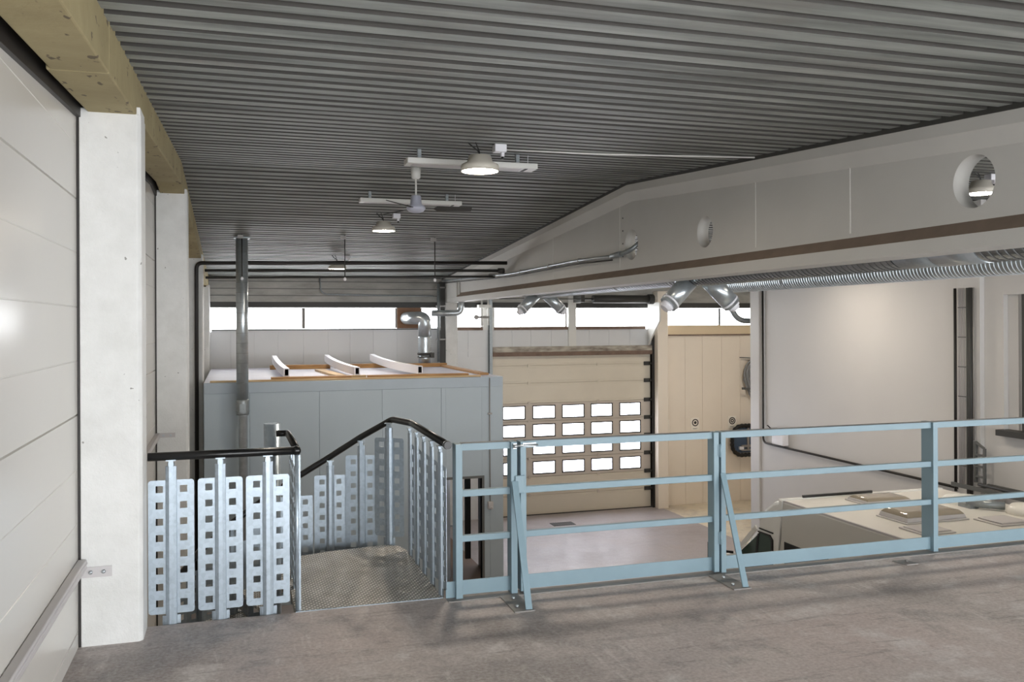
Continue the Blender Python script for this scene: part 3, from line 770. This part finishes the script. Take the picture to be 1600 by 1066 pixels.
# ------------------------------------------------------------------ lamps, heaters, fan
def lamp(x, y, label, zoff=.2):
    zc = deck(y) - zoff
    t = thing('ceiling_lamp', (x, y, zc - .05), label, 'lamp', 'round ceiling lamps')
    m = MB(); m.lathe([(.05, .13), (.1, .13), (.115, .075), (.165, .05), (.172, .03), (.172, -.012), (.164, -.012), (.164, .0)], (x, y, zc - .06), n=32); m.build('housing', 'lampwhite', t)
    m = MB(); m.lathe([(.162, -.001), (.16, -.006), (.12, -.011), (.07, -.014), (.0005, -.015)], (x, y, zc - .06), n=32); m.build('diffuser', 'glow', t)
    m = MB(); m.tube([(x, y, zc + .06), (x - .01, y, zc + .11), (x - .07, y + .02, zc + .16), (x - .1, y + .03, deck(y))], .007, n=6, bend=.03); m.tube([(x, y, zc + .06), (x, y, zc + .1), (x - .04, y, deck(y))], .005, n=6); m.build('hook', 'black', t)
    jx = x + .2; m = MB(); m.box(jx - .055, jx + .055, y + .0, y + .1, deck(y) - .07, deck(y)); m.box(jx + .01, jx + .04, y + .02, y + .06, deck(y) - .11, deck(y) - .07); jb = m.build('junction_box', 'whiteplast', t, bevel=.005)
    m = MB(); m.cyl((jx + .025, y + .04, deck(y) - .11), (jx + .025, y + .04, deck(y) - .13), .012, n=8); m.build('cable_gland', 'black', jb)
    return t
lamp(2.12, 7.75, 'lit round lamp nearest the viewer, in front of the larger heater panel', .19)
lamp(2.125, 13.2, 'lit round lamp behind the ceiling fan')
lamp(1.935, 17.7, 'lit round lamp farthest away, above the dark pipes')
lamp(7.88, 7.85, 'lit round lamp seen through the largest round hole in the beam', .16)
lamp(9.15, 13.2, 'lit round lamp in the next bay, lighting the grey partition', .5)
lamp(7.4, 11.2, 'unseen lit round lamp added in the next bay, above the motorhome')  # unseen lamp added to brighten the motorhome and its bay
lamp(7.85, 17.9, 'unseen lit round lamp added in the next bay near the garage door')  # unseen lamp continuing the row, put in for its light
lamp(12.6, 18.6, 'lit round lamp behind the partition, lighting the cream wall')
def heater(x0, x1, y, label, w=.16):
    z = deck(y) - .115; sk = -.12
    t = thing('radiant_heater', ((x0 + x1) / 2, y, z), label, 'heater', 'long white ceiling heaters')
    def pt(u, v, zz): return V(x0 + (x1 - x0) * u, y + v + sk * 0 * u, zz)
    m = MB(); m.box(x0, x1, y - w / 2, y + w / 2, z - .035, z + .02); m.build('casing', 'whitepaint', t, bevel=.006)
    m = MB(); m.box(x0 + .06, x1 - .16, y - w / 2 + .03, y + w / 2 - .03, z - .038, z - .034); m.build('heating_plate', 'hatch', t)
    m = MB(); m.box(x1 - .13, x1 - .1, y - w / 2 + .02, y + w / 2 - .02, z - .039, z - .034); m.build('end_slot', 'blackpipe', t)
    for u in (.1, .86):
        xx = x0 + (x1 - x0) * u; m = MB(); m.box(xx - .018, xx + .018, y - .02, y + .02, z + .02, deck(y) - .002); m.build('bracket', 'galvdull', t)
    xx = x0 + (x1 - x0) * .945; m = MB(); m.cyl((xx, y, z + .02), (xx, y, deck(y)), .003, n=5); m.build('cable', 'whiteplast', t)
heater(1.575, 2.88, 8.45, 'long white ceiling heater behind the nearest lamp', .2)
heater(1.575, 2.94, 11.75, 'long white ceiling heater behind the fan motor')
def fan():
    x, y = 1.99, 10.05; zt = deck(y)
    t = thing('ceiling_fan', (x, y, zt - .53), 'white ceiling fan with three dark thin blades on a long rod', 'fan')
    m = MB(); m.lathe([(.03, -.13), (.05, -.12), (.06, 0)], (x, y, zt), n=24); m.build('canopy', 'whitepaint', t)
    m = MB(); m.cyl((x, y, zt - .36), (x, y, zt - .1), .011, n=10); m.build('rod', 'whitepaint', t)
    m = MB(); m.lathe([(.05, -.32), (.058, -.33), (.066, -.42), (.1, -.44), (.108, -.46), (.108, -.475), (.085, -.5), (.05, -.515), (.001, -.52)], (x, y, zt), n=28); m.build('motor', 'fangrey', t)
    for k in range(3):
        a = math.radians(-7 + 120 * k); d = V(math.cos(a), math.sin(a), 0); s = V(-d.y, d.x, 0)
        m = MB(); zz = zt - .462; c = V(x, y, zz); P = []
        for r, hw in ((.1, .018), (.2, .02), (.24, .05), (.6, .065), (.64, .05)):
            P.append((r, hw))
        top = [c + d * r + s * hw - V(0, 0, .016 if r > .2 else 0) for r, hw in P] + [c + d * r - s * hw + V(0, 0, .016 if r > .2 else 0) for r, hw in reversed(P)]
        n = len(top); m.add(top + [p - V(0, 0, .006) for p in top], [tuple(range(n)), tuple(range(n, 2 * n))[::-1]] + [(i, (i + 1) % n, n + (i + 1) % n, n + i) for i in range(n)])
        m.build('blade', 'darkgrey', t)
fan()
m = MB(); m.tube([(2.4, 8.05, deck(8.05) - .012), (3.4, 7.98, deck(7.98) - .012), (4.86, 7.6, deck(7.6) - .012)], .009, n=6)
tag(m.build('ceiling_cable', 'whitepaint'), 'thin pale cable along the roof sheet from the nearest lamp to the beam', 'cable')

# conduit along the beam
t = thing('beam_conduit', (4.84, 15.5, 2.7), 'steel conduit clipped along the long white beam to its left hole', 'conduit')
P = [(4.835, 21.2, 2.93), (4.835, 15.54, 2.80), (4.835, 12.35, 2.818), (4.835, 11.0, 2.79)]
m = MB(); m.tube(P, .02, n=10, bend=.3); m.build('tube', 'duct', t)
m = MB(); m.tube([(p[0] + .005, p[1], p[2] - .05) for p in P], .012, n=8, bend=.3); m.build('cable', 'darkgrey', t)
m = MB(); m.cyl((4.83, 11.0, 2.79), (4.84, 10.72, 2.80), .035, .04, n=12); m.build('coupling', 'galvdull', t)
m = MB(); m.tube([(4.84, 10.72, 2.80), (4.9, 10.55, 2.83), (5.02, 10.5, 2.95), (5.2, 10.55, 3.08)], .03, n=12, bend=.08); m.build('hose', 'galvdull', t)
for y in (12.2, 13.5, 15.0, 17.0, 19.2):
    z = 2.80 + max(0, (y - 15.5)) * .023
    m = MB(); m.box(4.815, 4.95 if y < 19 else 4.872, y - .02, y + .02, z - .02, z + .045); m.build('clip', 'alu', t)

# ------------------------------------------------------------------ ventilation ducts below the beam
def spiral(name, p0, p1, r, pitch, mat, parent, n=28):
    m = MB(); L = (Vector(p1) - Vector(p0)).length; k = int(L / pitch); d = (Vector(p1) - Vector(p0)).normalized()
    prof = []
    for i in range(k):
        z = i * pitch; prof += [(r, z), (r, z + pitch * .8), (r + .007, z + pitch * .86), (r + .007, z + pitch * .97)]
    prof.append((r, L)); m.lathe(prof, p0, n=n + 16, axis=d); m.s = [False] * len(m.s); return m.build(name, mat, parent)
t = thing('ventilation_duct', (5.55, 8, 2.33), 'large spiral steel duct hanging beside the long white beam', 'duct')
DX, DZ, DR = 5.5, 2.555, .205
spiral('duct_length', (DX, 6.3, DZ), (DX, 10.2, DZ), DR, .075, 'ductdark', t)
spiral('duct_length', (DX, 1.0, DZ), (DX, 5.42, DZ), DR, .075, 'ductdark', t)
spiral('duct_length', (DX + .02, 10.2, DZ - .015), (DX + .02, 16.6, DZ - .015), .17, .09, 'duct', t)
m = MB(); m.lathe([(DR + .004, 0), (DR + .004, .42)], (DX, 5.86, DZ), axis=(0, 1, 0), n=32); m.build('damper', 'galvdull', t)
m = MB(); m.lathe([(DR + .008, 0), (DR + .008, .46)], (DX, 5.4, DZ), axis=(0, 1, 0), n=32); m.build('sleeve', 'duct', t)
m = MB(); m.lathe([(.176, 0), (.176, .05)], (DX + .02, 12.2, DZ - .015), axis=(0, 1, 0), n=32); m.build('joint', 'galvdull', t)
def branch(y, s, r=.115, L=.42, pipe=False):
    c = V(DX, y, DZ - .06); d = V(.72 * s, -.05, -.7).normalized()
    m = MB(); m.cyl(c + d * .1, c + d * (.12 + L), r, n=24); b = m.build('branch', 'duct', t)
    m = MB(); m.lathe([(r + .006, 0), (r + .006, .025)], c + d * (.06 + L), axis=d, n=24); m.lathe([(r * .72, 0), (r * .72, .04), (r * .5, .05), (r * .5, .075)], c + d * (.12 + L), axis=d, n=24); m.build('end_cap', 'whiteplast', b)
branch(9.95, -1); branch(9.75, 1); branch(15.9, -1, .1, .4); branch(15.7, 1, .1, .4)
t2 = thing('ventilation_pipe', (6.35, 6, 2.3), 'smaller finely ribbed steel duct below the large spiral one', 'duct')
spiral('duct_length', (6.3, 1.0, 2.405), (6.3, 10.35, 2.405), .11, .045, 'duct', t2, 24)
m = MB(); m.lathe([(.118, 0), (.118, .04)], (6.3, 9.1, 2.405), axis=(0, 1, 0), n=24); m.build('joint', 'galvdull', t2)
m = MB(); m.lathe([(.11, 0), (.09, .05), (.03, .08)], (6.3, 10.35, 2.405), axis=(0, 1, 0), n=24); m.build('end_cap', 'duct', t2)
m = MB(); m.tube([(9.85, 17.3, 3.24), (9.95, 17.3, 2.8), (10.38, 17.3, 2.32), (10.62, 17.3, 1.93), (11.8, 17.3, 1.9)], .062, n=14, bend=.22, seg=8)
tag(m.build('hanging_pipe', 'galvdull'), 'bent grey pipe dropping from the duct in front of the right window strip', 'pipe')

m = MB(); m.box(1.385, 12.5, 5.915, 6.034, .0, .004); m.box(1.385, 12.5, 5.91, 5.916, 0, .007, 1); struct(m.build('trim_8', ['edging', 'edging']))
# ------------------------------------------------------------------ blue steel railing
YP0, YP1 = 5.963, 6.02   # front and back of the posts
def rail_boxes(t, x0, x1, kick=True, y0=5.985, y1=6.025):
    for z0, z1 in ((1.018, 1.066), (.698, .744), (.387, .43)):
        m = MB(); m.box(x0, x1, y0, y1, z0, z1)
        if z1 > 1: m.box(x0, x1, y0 + .001, y1 + .02, z1, z1 + .003, 1)
        m.build('rail', ['blue', 'bluetop'], t, bevel=.003)
    if kick:
        m = MB(); m.box(x0, x1, 6.0, 6.008, .018, .118); m.build('kick_plate', 'blue', t)
def post(t, x0, x1, z1=1.067, y1=6.06, z0=0.0):
    m = MB(); m.box(x0, x1, YP0, y1, z0, z1); return m.build('post', 'blue', t, bevel=.003)
def brace(t, xt, zt, xf, yf):
    m = MB(); m.bar((xt, 5.955, zt), (xf, yf, .008), .045, .012, up=V(0, 1, 0)); m.build('brace', 'blue', t)
    pl = MB(); pl.extrude([(xf - .1, 5.93), (xf - .105, yf - .02), (xf + .035, yf - .02), (xf + .03, 5.93)], lambda a, b, d: (a, b, d), .0, .008); p = pl.build('base_plate', 'edging', t)
    b = MB()
    for a, bb in ((-.06, .07), (-.03, .25)): b.lathe([(.012, .008), (.012, .02), (.006, .024)], (xf + a, yf + bb, 0), n=8)
    b.build('bolt', 'zinc', p)
t = thing('railing_section', (1.67, 6.0, 0), 'short blue steel railing section between the stairs and the gate', 'railing', 'blue railing sections')
post(t, 1.449, 1.497); post(t, 1.847, 1.893)
rail_boxes(t, 1.497, 1.847)
m = MB(); m.box(1.385, 1.449, 6.0, 6.008, .0, .115); m.build('kick_plate', 'blue', t)
brace(t, 1.872, .79, 1.85, 5.585)
m = MB(); m.box(1.875, 1.945, 5.95, 5.964, .705, .83); m.build('lock_plate', 'blue', t, bevel=.004)
t = thing('railing_gate', (2.7, 6.0, 0.01), 'blue steel gate in the railing, hinged on its right side', 'gate')
for a, b in ((1.917, 1.960), (3.450, 3.493)):
    m = MB(); m.box(a, b, YP0, 6.06, .012, 1.067); m.build('stile', 'blue', t, bevel=.003)
rail_boxes(t, 1.960, 3.450)
for z in (.93, .27):
    m = MB(); m.cyl((3.5015, 5.957, z - .05), (3.5015, 5.957, z + .05), .009, n=8); m.box(3.485, 3.518, 5.958, 5.963, z - .045, z + .045); m.build('hinge', 'blue', t)
t2 = thing('barrel_bolt', (1.95, 5.94, 1.03), 'small shiny bolt locking the blue gate to the railing post', 'bolt')
m = MB(); m.cyl((1.855, 5.945, 1.038), (2.04, 5.945, 1.042), .007, n=10); m.build('rod', 'zinc', t2)
m = MB(); m.box(1.86, 1.885, 5.948, 5.963, 1.02, 1.055); m.box(1.935, 2.03, 5.956, 5.97, 1.03, 1.056); m.lathe([(.013, 0), (.013, .03)], (1.86, 5.945, 1.038), axis=(1, 0, 0), n=10); m.build('guide', 'zinc', t2)
t = thing('railing_section', (6.5, 6.0, 0), 'long blue steel railing section right of the gate, in front of the motorhome', 'railing', 'blue railing sections')
post(t, 3.511, 3.552); post(t, 5.483, 5.53, y1=6.1); post(t, 7.46, 7.51, y1=6.1); post(t, 9.4, 9.45, y1=6.1)
for a, b in ((3.552, 5.483), (5.53, 7.46), (7.51, 9.4)): rail_boxes(t, a, b)
brace(t, 3.52, .757, 3.475, 5.575)
pl = MB(); pl.extrude([(4.955, 5.83), (4.985, 5.70), (5.10, 5.705), (5.07, 5.83)], lambda a, b, d: (a, b, d), 0, .008); pl.lathe([(.012, .008), (.012, .02)], (5.05, 5.78, 0), n=8)
tag(pl.build('loose_base_plate', 'edging'), 'small grey base plate bolted to the floor beside the right railing post', 'plate')

# ------------------------------------------------------------------ spiral staircase with landing and perforated guards
def staircase():
    NX, NY = .275, 7.1
    t = thing('spiral_staircase', (NX, NY, ZL), 'galvanised spiral staircase with perforated guard panels and black handrails', 'staircase')
    L = WL[t.name]
    m = MB(); deckp = [(.378, 6.03), (1.372, 6.03), (1.372, 7.42), (1.33, 7.56), (1.23, 7.63), (1.0, 7.6), (.74, 7.56), (.44, 7.46), (.378, 7.3)]
    m.extrude(deckp, lambda a, b, d: (a, b, d), -.05, .0); m.build('landing_deck', 'tread', t)
    m = MB(); m.box(.378, 1.372, 6.026, 6.034, -.06, .004); m.build('landing_nosing', 'galv', t)
    m = MB(); m.lathe([(.063, ZL), (.063, 1.135)], (NX, NY, 0), n=24); m.build('newel_post', 'galv', t)
    # perforated panel and channel post, built once at the origin of the stair
    W, H = .276, .85
    pan = MB(); r = .02
    S = [(a, b + H / 2) for a, b in stadium(W / 2, H / 2, r, 4)]
    hs = []
    for cx in (-.071, .074):
        for k in range(8):
            cz = .068 + k * .1035; hs.append([(cx - .022, cz - .022), (cx + .022, cz - .022), (cx + .022, cz + .022), (cx - .022, cz + .022)])
    pan.extrude(S, lambda a, b, d: (a, d, b), 0, .003, hs); pan.v = [v + L for v in pan.v]
    def mkpost():
        c = MB(); P = [(-.034, .0), (-.031, -.014), (-.012, -.024), (.012, -.024), (.031, -.014), (.034, .0)]
        c.extrude(P, lambda a, b, d: (a, b, d), -.03, 1.0)
        P2 = [(-.022, 0), (-.016, -.02), (.016, -.02), (.022, 0)]
        c.extrude(P2, lambda a, b, d: (a, b, d), 1.0, 1.022)
        c.extrude([(-.054, .0), (-.036, -.006), (.036, -.006), (.054, .0)], lambda a, b, d: (a, b, d), -.03, .05)
        c.box(-.014, .014, -.024, -.004, 1.02, 1.04); c.box(-.03, .03, -.03, 0, 1.034, 1.042)
        c.v = [v + L for v in c.v]; return c
    P0 = [None, None]
    def guard(x, y, z, ang, panel=True, off=(0, 0), mat='galv'):
        """ang: direction the post faces, as rotation about z; panel top sits .16 under the rail"""
        if P0[0] is None:
            P0[0] = pan.build('guard_panel', 'galv', t); P0[1] = mkpost().build('baluster', 'galv', t); a, b = P0
        else:
            a = copy_part(P0[0], t); b = copy_part(P0[1], t)
        for o, dz in ((a, .06), (b, 0)):
            o.location = (x - L.x, y - L.y, z + dz - L.z); o.rotation_euler = (0, 0, ang)
        if not panel: bpy.data.objects.remove(a)
    for x in (-.388, -.09, .206): guard(x, FE + .036, 0, 0)
    for y in (6.30, 6.60, 6.88): guard(.398, y, 0, -PI / 2 + PI)
    for y in (6.12, 6.40, 6.68, 6.96, 7.25): guard(1.385, y, 0, -PI / 2)
    back = [(1.275, 7.68, 0, math.radians(-35)), (1.06, 7.86, -.165, math.radians(-14)), (.80, 7.95, -.34, math.radians(-6)), (.515, 8.0, -.515, 0),
            (.24, 8.0, -.69, math.radians(8)), (-.03, 7.94, -.865, math.radians(18)), (-.27, 7.81, -1.04, math.radians(35)), (-.45, 7.6, -1.215, math.radians(58)), (-.47, 7.3, -1.39, math.radians(80))]
    for b in back: guard(*b)
    # handrails
    m = MB(); m.tube([(-.525, FE + .02, 1.064), (.385, FE + .02, 1.064)], .027, n=14); m.lathe([(.0295, -.012), (.031, .0), (.0295, .02), (.015, .032)], (.385, FE + .02, 1.064), axis=(1, 0, 0), n=14); m.build('handrail', 'black', t)
    m = MB(); m.tube([(.30, 6.98, 1.07), (.385, 6.98, 1.07), (.395, 6.06, 1.064)], .024, n=14, bend=.06); m.build('handrail', 'black', t)
    m = MB(); m.tube([(1.40, 6.0, 1.06), (1.415, 7.36, 1.065), (1.31, 7.72, 1.066), (1.06, 7.88, .905), (.80, 7.97, .73), (.515, 8.02, .555), (.24, 8.02, .38), (-.03, 7.96, .205), (-.27, 7.83, .03), (-.45, 7.62, -.145), (-.47, 7.3, -.32)], .027, n=14, bend=.035)
    m.lathe([(.0295, 0), (.031, .02), (.028, .04)], (1.40, 6.02, 1.06), axis=(0, -1, 0), n=14); m.build('handrail', 'black', t)
    m = MB(); m.box(.40, .415, 6.06, 6.1, 0, 1.03); m.cyl((.392, 6.066, 0), (.392, 6.066, 1.04), .014, n=8); m.build('corner_post', 'galv', t)
    # treads winding down around the newel
    n = 15
    for k in range(n):
        a0 = math.radians(62 + 21 * k); a1 = a0 + math.radians(23); z = -.1875 * (k + 1); R = .98 if k < 9 else .9
        m = MB(); P = [(NX + .05 * math.cos(a0), NY + .05 * math.sin(a0))]
        P += [(NX + R * math.cos(a0 + (a1 - a0) * i / 3), NY + R * math.sin(a0 + (a1 - a0) * i / 3)) for i in range(4)]
        P += [(NX + .05 * math.cos(a1), NY + .05 * math.sin(a1))]
        m.extrude(P, lambda a, b, d: (a, b, d), z - .03, z); m.build('tread', 'tread', t)
staircase()

# ------------------------------------------------------------------ wall rail and brackets on the left wall
t = thing('wall_rail', (-.86, 4.0, .45), 'grey rail along the white left wall, bolted to the nearest column', 'rail', 'rails along the left wall')
m = MB(); m.box(-.883, -.835, .5, 5.76, .462, .52); m.box(-.85, -.83, .5, 5.76, .49, .505); m.build('rail', 'hatch', t, bevel=.006)
m = MB(); m.box(-.883, -.70, 5.762, 5.768, .408, .47); m.build('bracket', 'hatch', t)
m = MB()
for x in (-.815, -.745): m.lathe([(.012, 0), (.012, .01), (.005, .014)], (x, 5.762, .44), axis=(0, -1, 0), n=8)
m.build('bolt', 'zinc', t)
t = thing('wall_rail', (-.86, 8.5, .55), 'grey rail on the left wall between the first and second column', 'rail', 'rails along the left wall')
m = MB(); m.bar((-.86, 6.08, .54), (-.86, 11.19, .6), .045, .055); m.build('rail', 'hatch', t)
m = MB(); m.box(-.86, -.668, 11.19, 11.198, .575, .63); m.build('bracket', 'hatch', t)
m = MB()
for x in (-.8, -.72): m.lathe([(.012, 0), (.012, .01)], (x, 11.19, .6), axis=(0, -1, 0), n=8)
m.build('bolt', 'zinc', t)
for y, lab in ((5.77, 'nearest'), (11.2, 'second'), (16.72, 'third')):
    m = MB(); m.box(-.884, -.866, y + .004, y + .05, -.0 if y < 6 else ZL, deck(y) - .14)
    tag(m.build('joint_strip', 'blackpipe'), 'black joint strip between the left wall and the %s column' % lab, 'strip', 'black joint strips at the left columns')

# ------------------------------------------------------------------ motorhome on the lower floor
def motorhome():
    X0, X1 = 6.25, 8.62; ZTOP = -.25
    t = thing('motorhome', (7.4, 7.8, ZL), 'white motorhome parked on the lower floor behind the blue railing', 'motorhome')
    prof = [(5.0, -2.6), (9.25, -2.6), (9.25, ZTOP - .02), (9.18, ZTOP), (5.0, ZTOP)]
    m = MB(); m.extrude(prof, lambda a, b, d: (d, a, b), X0, X1); m.build('living_body', 'vanside', t, bevel=.03)
    m = MB(); m.box(X0 + .02, X1 - .02, 5.02, 9.2, ZTOP, ZTOP + .012); m.box(X0 + .005, X0 + .03, 5.02, 9.2, ZTOP - .01, ZTOP + .014, 1); m.build('roof', ['van', 'hatch'], t)
    # cab with over-cab nose, windscreen and bonnet
    cab = [(9.25, -2.6), (11.05, -2.6), (11.12, -2.0), (10.98, -1.35), (10.15, -1.06), (9.76, -.7), (9.70, -.52), (9.59, -.40), (9.42, -.29), (9.25, -.235)]
    m = MB(); n = len(cab); R = []
    for x, s in ((X0 + .0, .0), (X0 + .05, .03), (X1 - .05, .03), (X1, .0)):
        R.append([(x, a, b) for a, b in cab])
    m.extrude(cab, lambda a, b, d: (d, a, b), X0 + .012, X1 - .012); m.build('cab', 'vantrim', t, bevel=.04)
    m = MB(); m.rings([[(X0 - .004 + k, a, b) for k, (a, b) in zip((0, .0, .0, .0), q)] for q in ([(9.20, -.23), (9.27, -.23), (9.27, -.21), (9.20, -.21)], [(9.3, -1.9), (9.37, -1.9), (9.37, -1.88), (9.3, -1.88)])], 0, False)
    m = MB(); m.bar((X0 - .006, 9.23, -.24), (X0 - .006, 9.37, -1.25), .016, .06, up=V(0, 1, 0)); m.box(X0, X1, 9.22, 9.29, ZTOP - .01, ZTOP + .02); m.build('body_seam', 'vantrim', t)
    m = MB(); m.bar((X0 + .006, 9.78, -.68), (X0 + .006, 10.16, -1.02), .02, .06, up=V(0, 1, 0)); m.build('windscreen_pillar', 'vantrim', t)
    m = MB(); m.extrude([(9.44, -.76), (9.50, -.725), (9.70, -.735), (10.12, -1.05), (10.12, -1.3), (9.44, -1.3)], lambda a, b, d: (d, a, b), X0 + .0, X0 + .014); cw = m.build('cab_window', 'vanglass', t)
    m = MB(); m.extrude([(9.70, -.73), (9.74, -.75), (9.86, -1.3), (9.8, -1.3)], lambda a, b, d: (d, a, b), X0 - .004, X0 + .01); m.extrude([(9.42, -.76), (9.48, -.71), (9.74, -.715), (9.74, -.73), (9.5, -.73), (9.45, -.77), (9.45, -1.3), (9.42, -1.3)], lambda a, b, d: (d, a, b), X0 - .004, X0 + .01); m.build('window_trim', 'vanblack', cw)
    m = MB(); m.extrude([(9.42, -.67), (9.72, -.67), (9.72, -.685), (9.42, -.685)], lambda a, b, d: (d, a, b), X0 + .0, X0 + .02); m.build('rain_gutter', 'vanblack', t)
    m = MB(); m.add([(X0 + .18, 9.795, -.70), (X1 - .18, 9.795, -.70), (X1 - .12, 10.17, -1.04), (X0 + .12, 10.17, -1.04)], [(0, 1, 2, 3)]); m.v += [v + V(0, .02, .02) for v in m.v]; m.f.append([4, 5, 6, 7]); m.m.append(0); m.s.append(False); m.build('windscreen', 'vanglass', t)
    m = MB(); m.box(X0 - .006, X0 + .02, 7.7, 9.18, -1.2, -.72); w = m.build('side_window', 'vanblack', t, bevel=.008)
    m = MB(); m.bar((X0 - .01, 10.3, -1.12), (X0 - .22, 10.42, -1.1), .03, .03); m.box(X0 - .3, X0 - .16, 10.38, 10.46, -1.28, -1.0); m.build('mirror', 'vanblack', t)
    m = MB(); m.box(6.56, 7.56, 9.235, 9.262, ZTOP + .01, ZTOP + .05); m.build('roof_rail', 'vanblack', t)
    # roof equipment
    def dome(x0, x1, y0, y1, h, name, mat, ins=.05, z=ZTOP + .012):
        m = MB(); m.box(x0 - .02, x1 + .02, y0 - .02, y1 + .02, z, z + .015, 1)
        R = [[(x0 + i, y0 + i, z + k), (x1 - i, y0 + i, z + k), (x1 - i, y1 - i, z + k), (x0 + i, y1 - i, z + k)] for i, k in ((0, .015), (.012, h * .55), (ins, h * .9), (ins * 2.4, h))]
        m.rings(R[:2], 1, False); m.rings(R[1:], 0, True); return m.build(name, [mat, 'hatch'], t, bevel=.008)
    dome(7.0, 7.62, 8.62, 9.0, .075, 'skylight', 'domeglass')
    dome(6.74, 7.52, 7.7, 8.14, .11, 'skylight', 'domeglass')
    dome(6.56, 6.92, 7.26, 7.58, .03, 'roof_hatch', 'hatch', .01); dome(7.6, 7.98, 7.32, 7.66, .035, 'roof_hatch', 'hatch', .01)
    m = MB(); m.lathe([(.24, 0), (.24, .03), (.2, .07), (.08, .09), (.001, .092)], (8.2, 8.45, ZTOP + .012), n=28); m.build('antenna_dome', 'vantrim', t)
    m = MB(); m.cyl((8.0, 8.2, ZTOP + .07), (8.25, 7.9, ZTOP + .07), .045, n=14); m.box(7.98, 8.1, 8.12, 8.3, ZTOP + .01, ZTOP + .06); m.build('roof_motor', 'galvdull', t)
    m = MB(); m.lathe([(.2, 0), (.2, .05), (.15, .1), (.001, .11)], (8.36, 7.72, ZTOP + .012), n=28); m.build('antenna_dome', 'van', t)
    m = MB()
    for y in (6.0, 10.3):
        for x in (X0 + .12, X1 - .12): m.cyl((x - .11, y, ZL + .33), (x + .11, y, ZL + .33), .33, n=24)
    for y in (6.0, 10.3):
        for x in (X0 + .12, X1 - .12):
            mm = MB(); mm.cyl((x - .11, y, ZL + .33), (x + .11, y, ZL + .33), .33, n=24); mm.build('wheel', 'vanblack', t)
motorhome()

# ------------------------------------------------------------------ daylight, camera, view
w = bpy.data.worlds.new('sky'); SC.world = w; w.use_nodes = True
bg = w.node_tree.nodes['Background']; bg.inputs[0].default_value = (.945, .972, 1.0, 1); bg.inputs[1].default_value = 7.0
def portal(name, loc, rot, sx, sy):
    d = bpy.data.lights.new(name, 'AREA'); d.shape = 'RECTANGLE'; d.size = sx; d.size_y = sy; d.cycles.is_portal = True
    o = bpy.data.objects.new(name, d); COL.objects.link(o); o.location = loc; o.rotation_euler = rot
for x0, x1 in ((-.85, 3.78), (4.35, 10.6), (10.85, 15.9)): portal('window_daylight', ((x0 + x1) / 2, YF + .16, 2.035), (-PI / 2, 0, 0), x1 - x0, .48)
portal('door_daylight', (8.36, YF + .12, -1.08), (-PI / 2, 0, 0), 3.85, 1.8)
portal('rear_daylight', (7.5, YB - .25, 1.11), (PI / 2, 0, 0), 16.6, 1.98)

f = 1392.0; th = math.atan(434 / f); r = .0045
R0 = V(math.cos(th), -math.sin(th), 0); F = V(math.sin(th), math.cos(th), 0); Z = V(0, 0, 1)
RT = R0 * math.cos(r) - Z * math.sin(r); UP = Z * math.cos(r) + R0 * math.sin(r)
cam = bpy.data.cameras.new('camera'); co = bpy.data.objects.new('camera', cam); COL.objects.link(co)
mat = Matrix((RT, UP, -F)).transposed().to_4x4(); mat.translation = V(0, 0, EYE); co.matrix_world = mat
cam.sensor_fit = 'HORIZONTAL'; cam.sensor_width = 36; cam.lens = f / 1600 * 36; cam.shift_y = -28 / 1600; cam.clip_start = .05; cam.clip_end = 200
SC.camera = co
SC.view_settings.view_transform = 'Standard'; SC.view_settings.look = 'None'; SC.view_settings.gamma = 1; SC.view_settings.use_curve_mapping = False
SC.view_settings.exposure = 0.95
SC.cycles.use_denoising = True; SC.cycles.max_bounces = 10; SC.cycles.diffuse_bounces = 6; SC.cycles.transparent_max_bounces = 8
SC.cycles.sample_clamp_indirect = 8
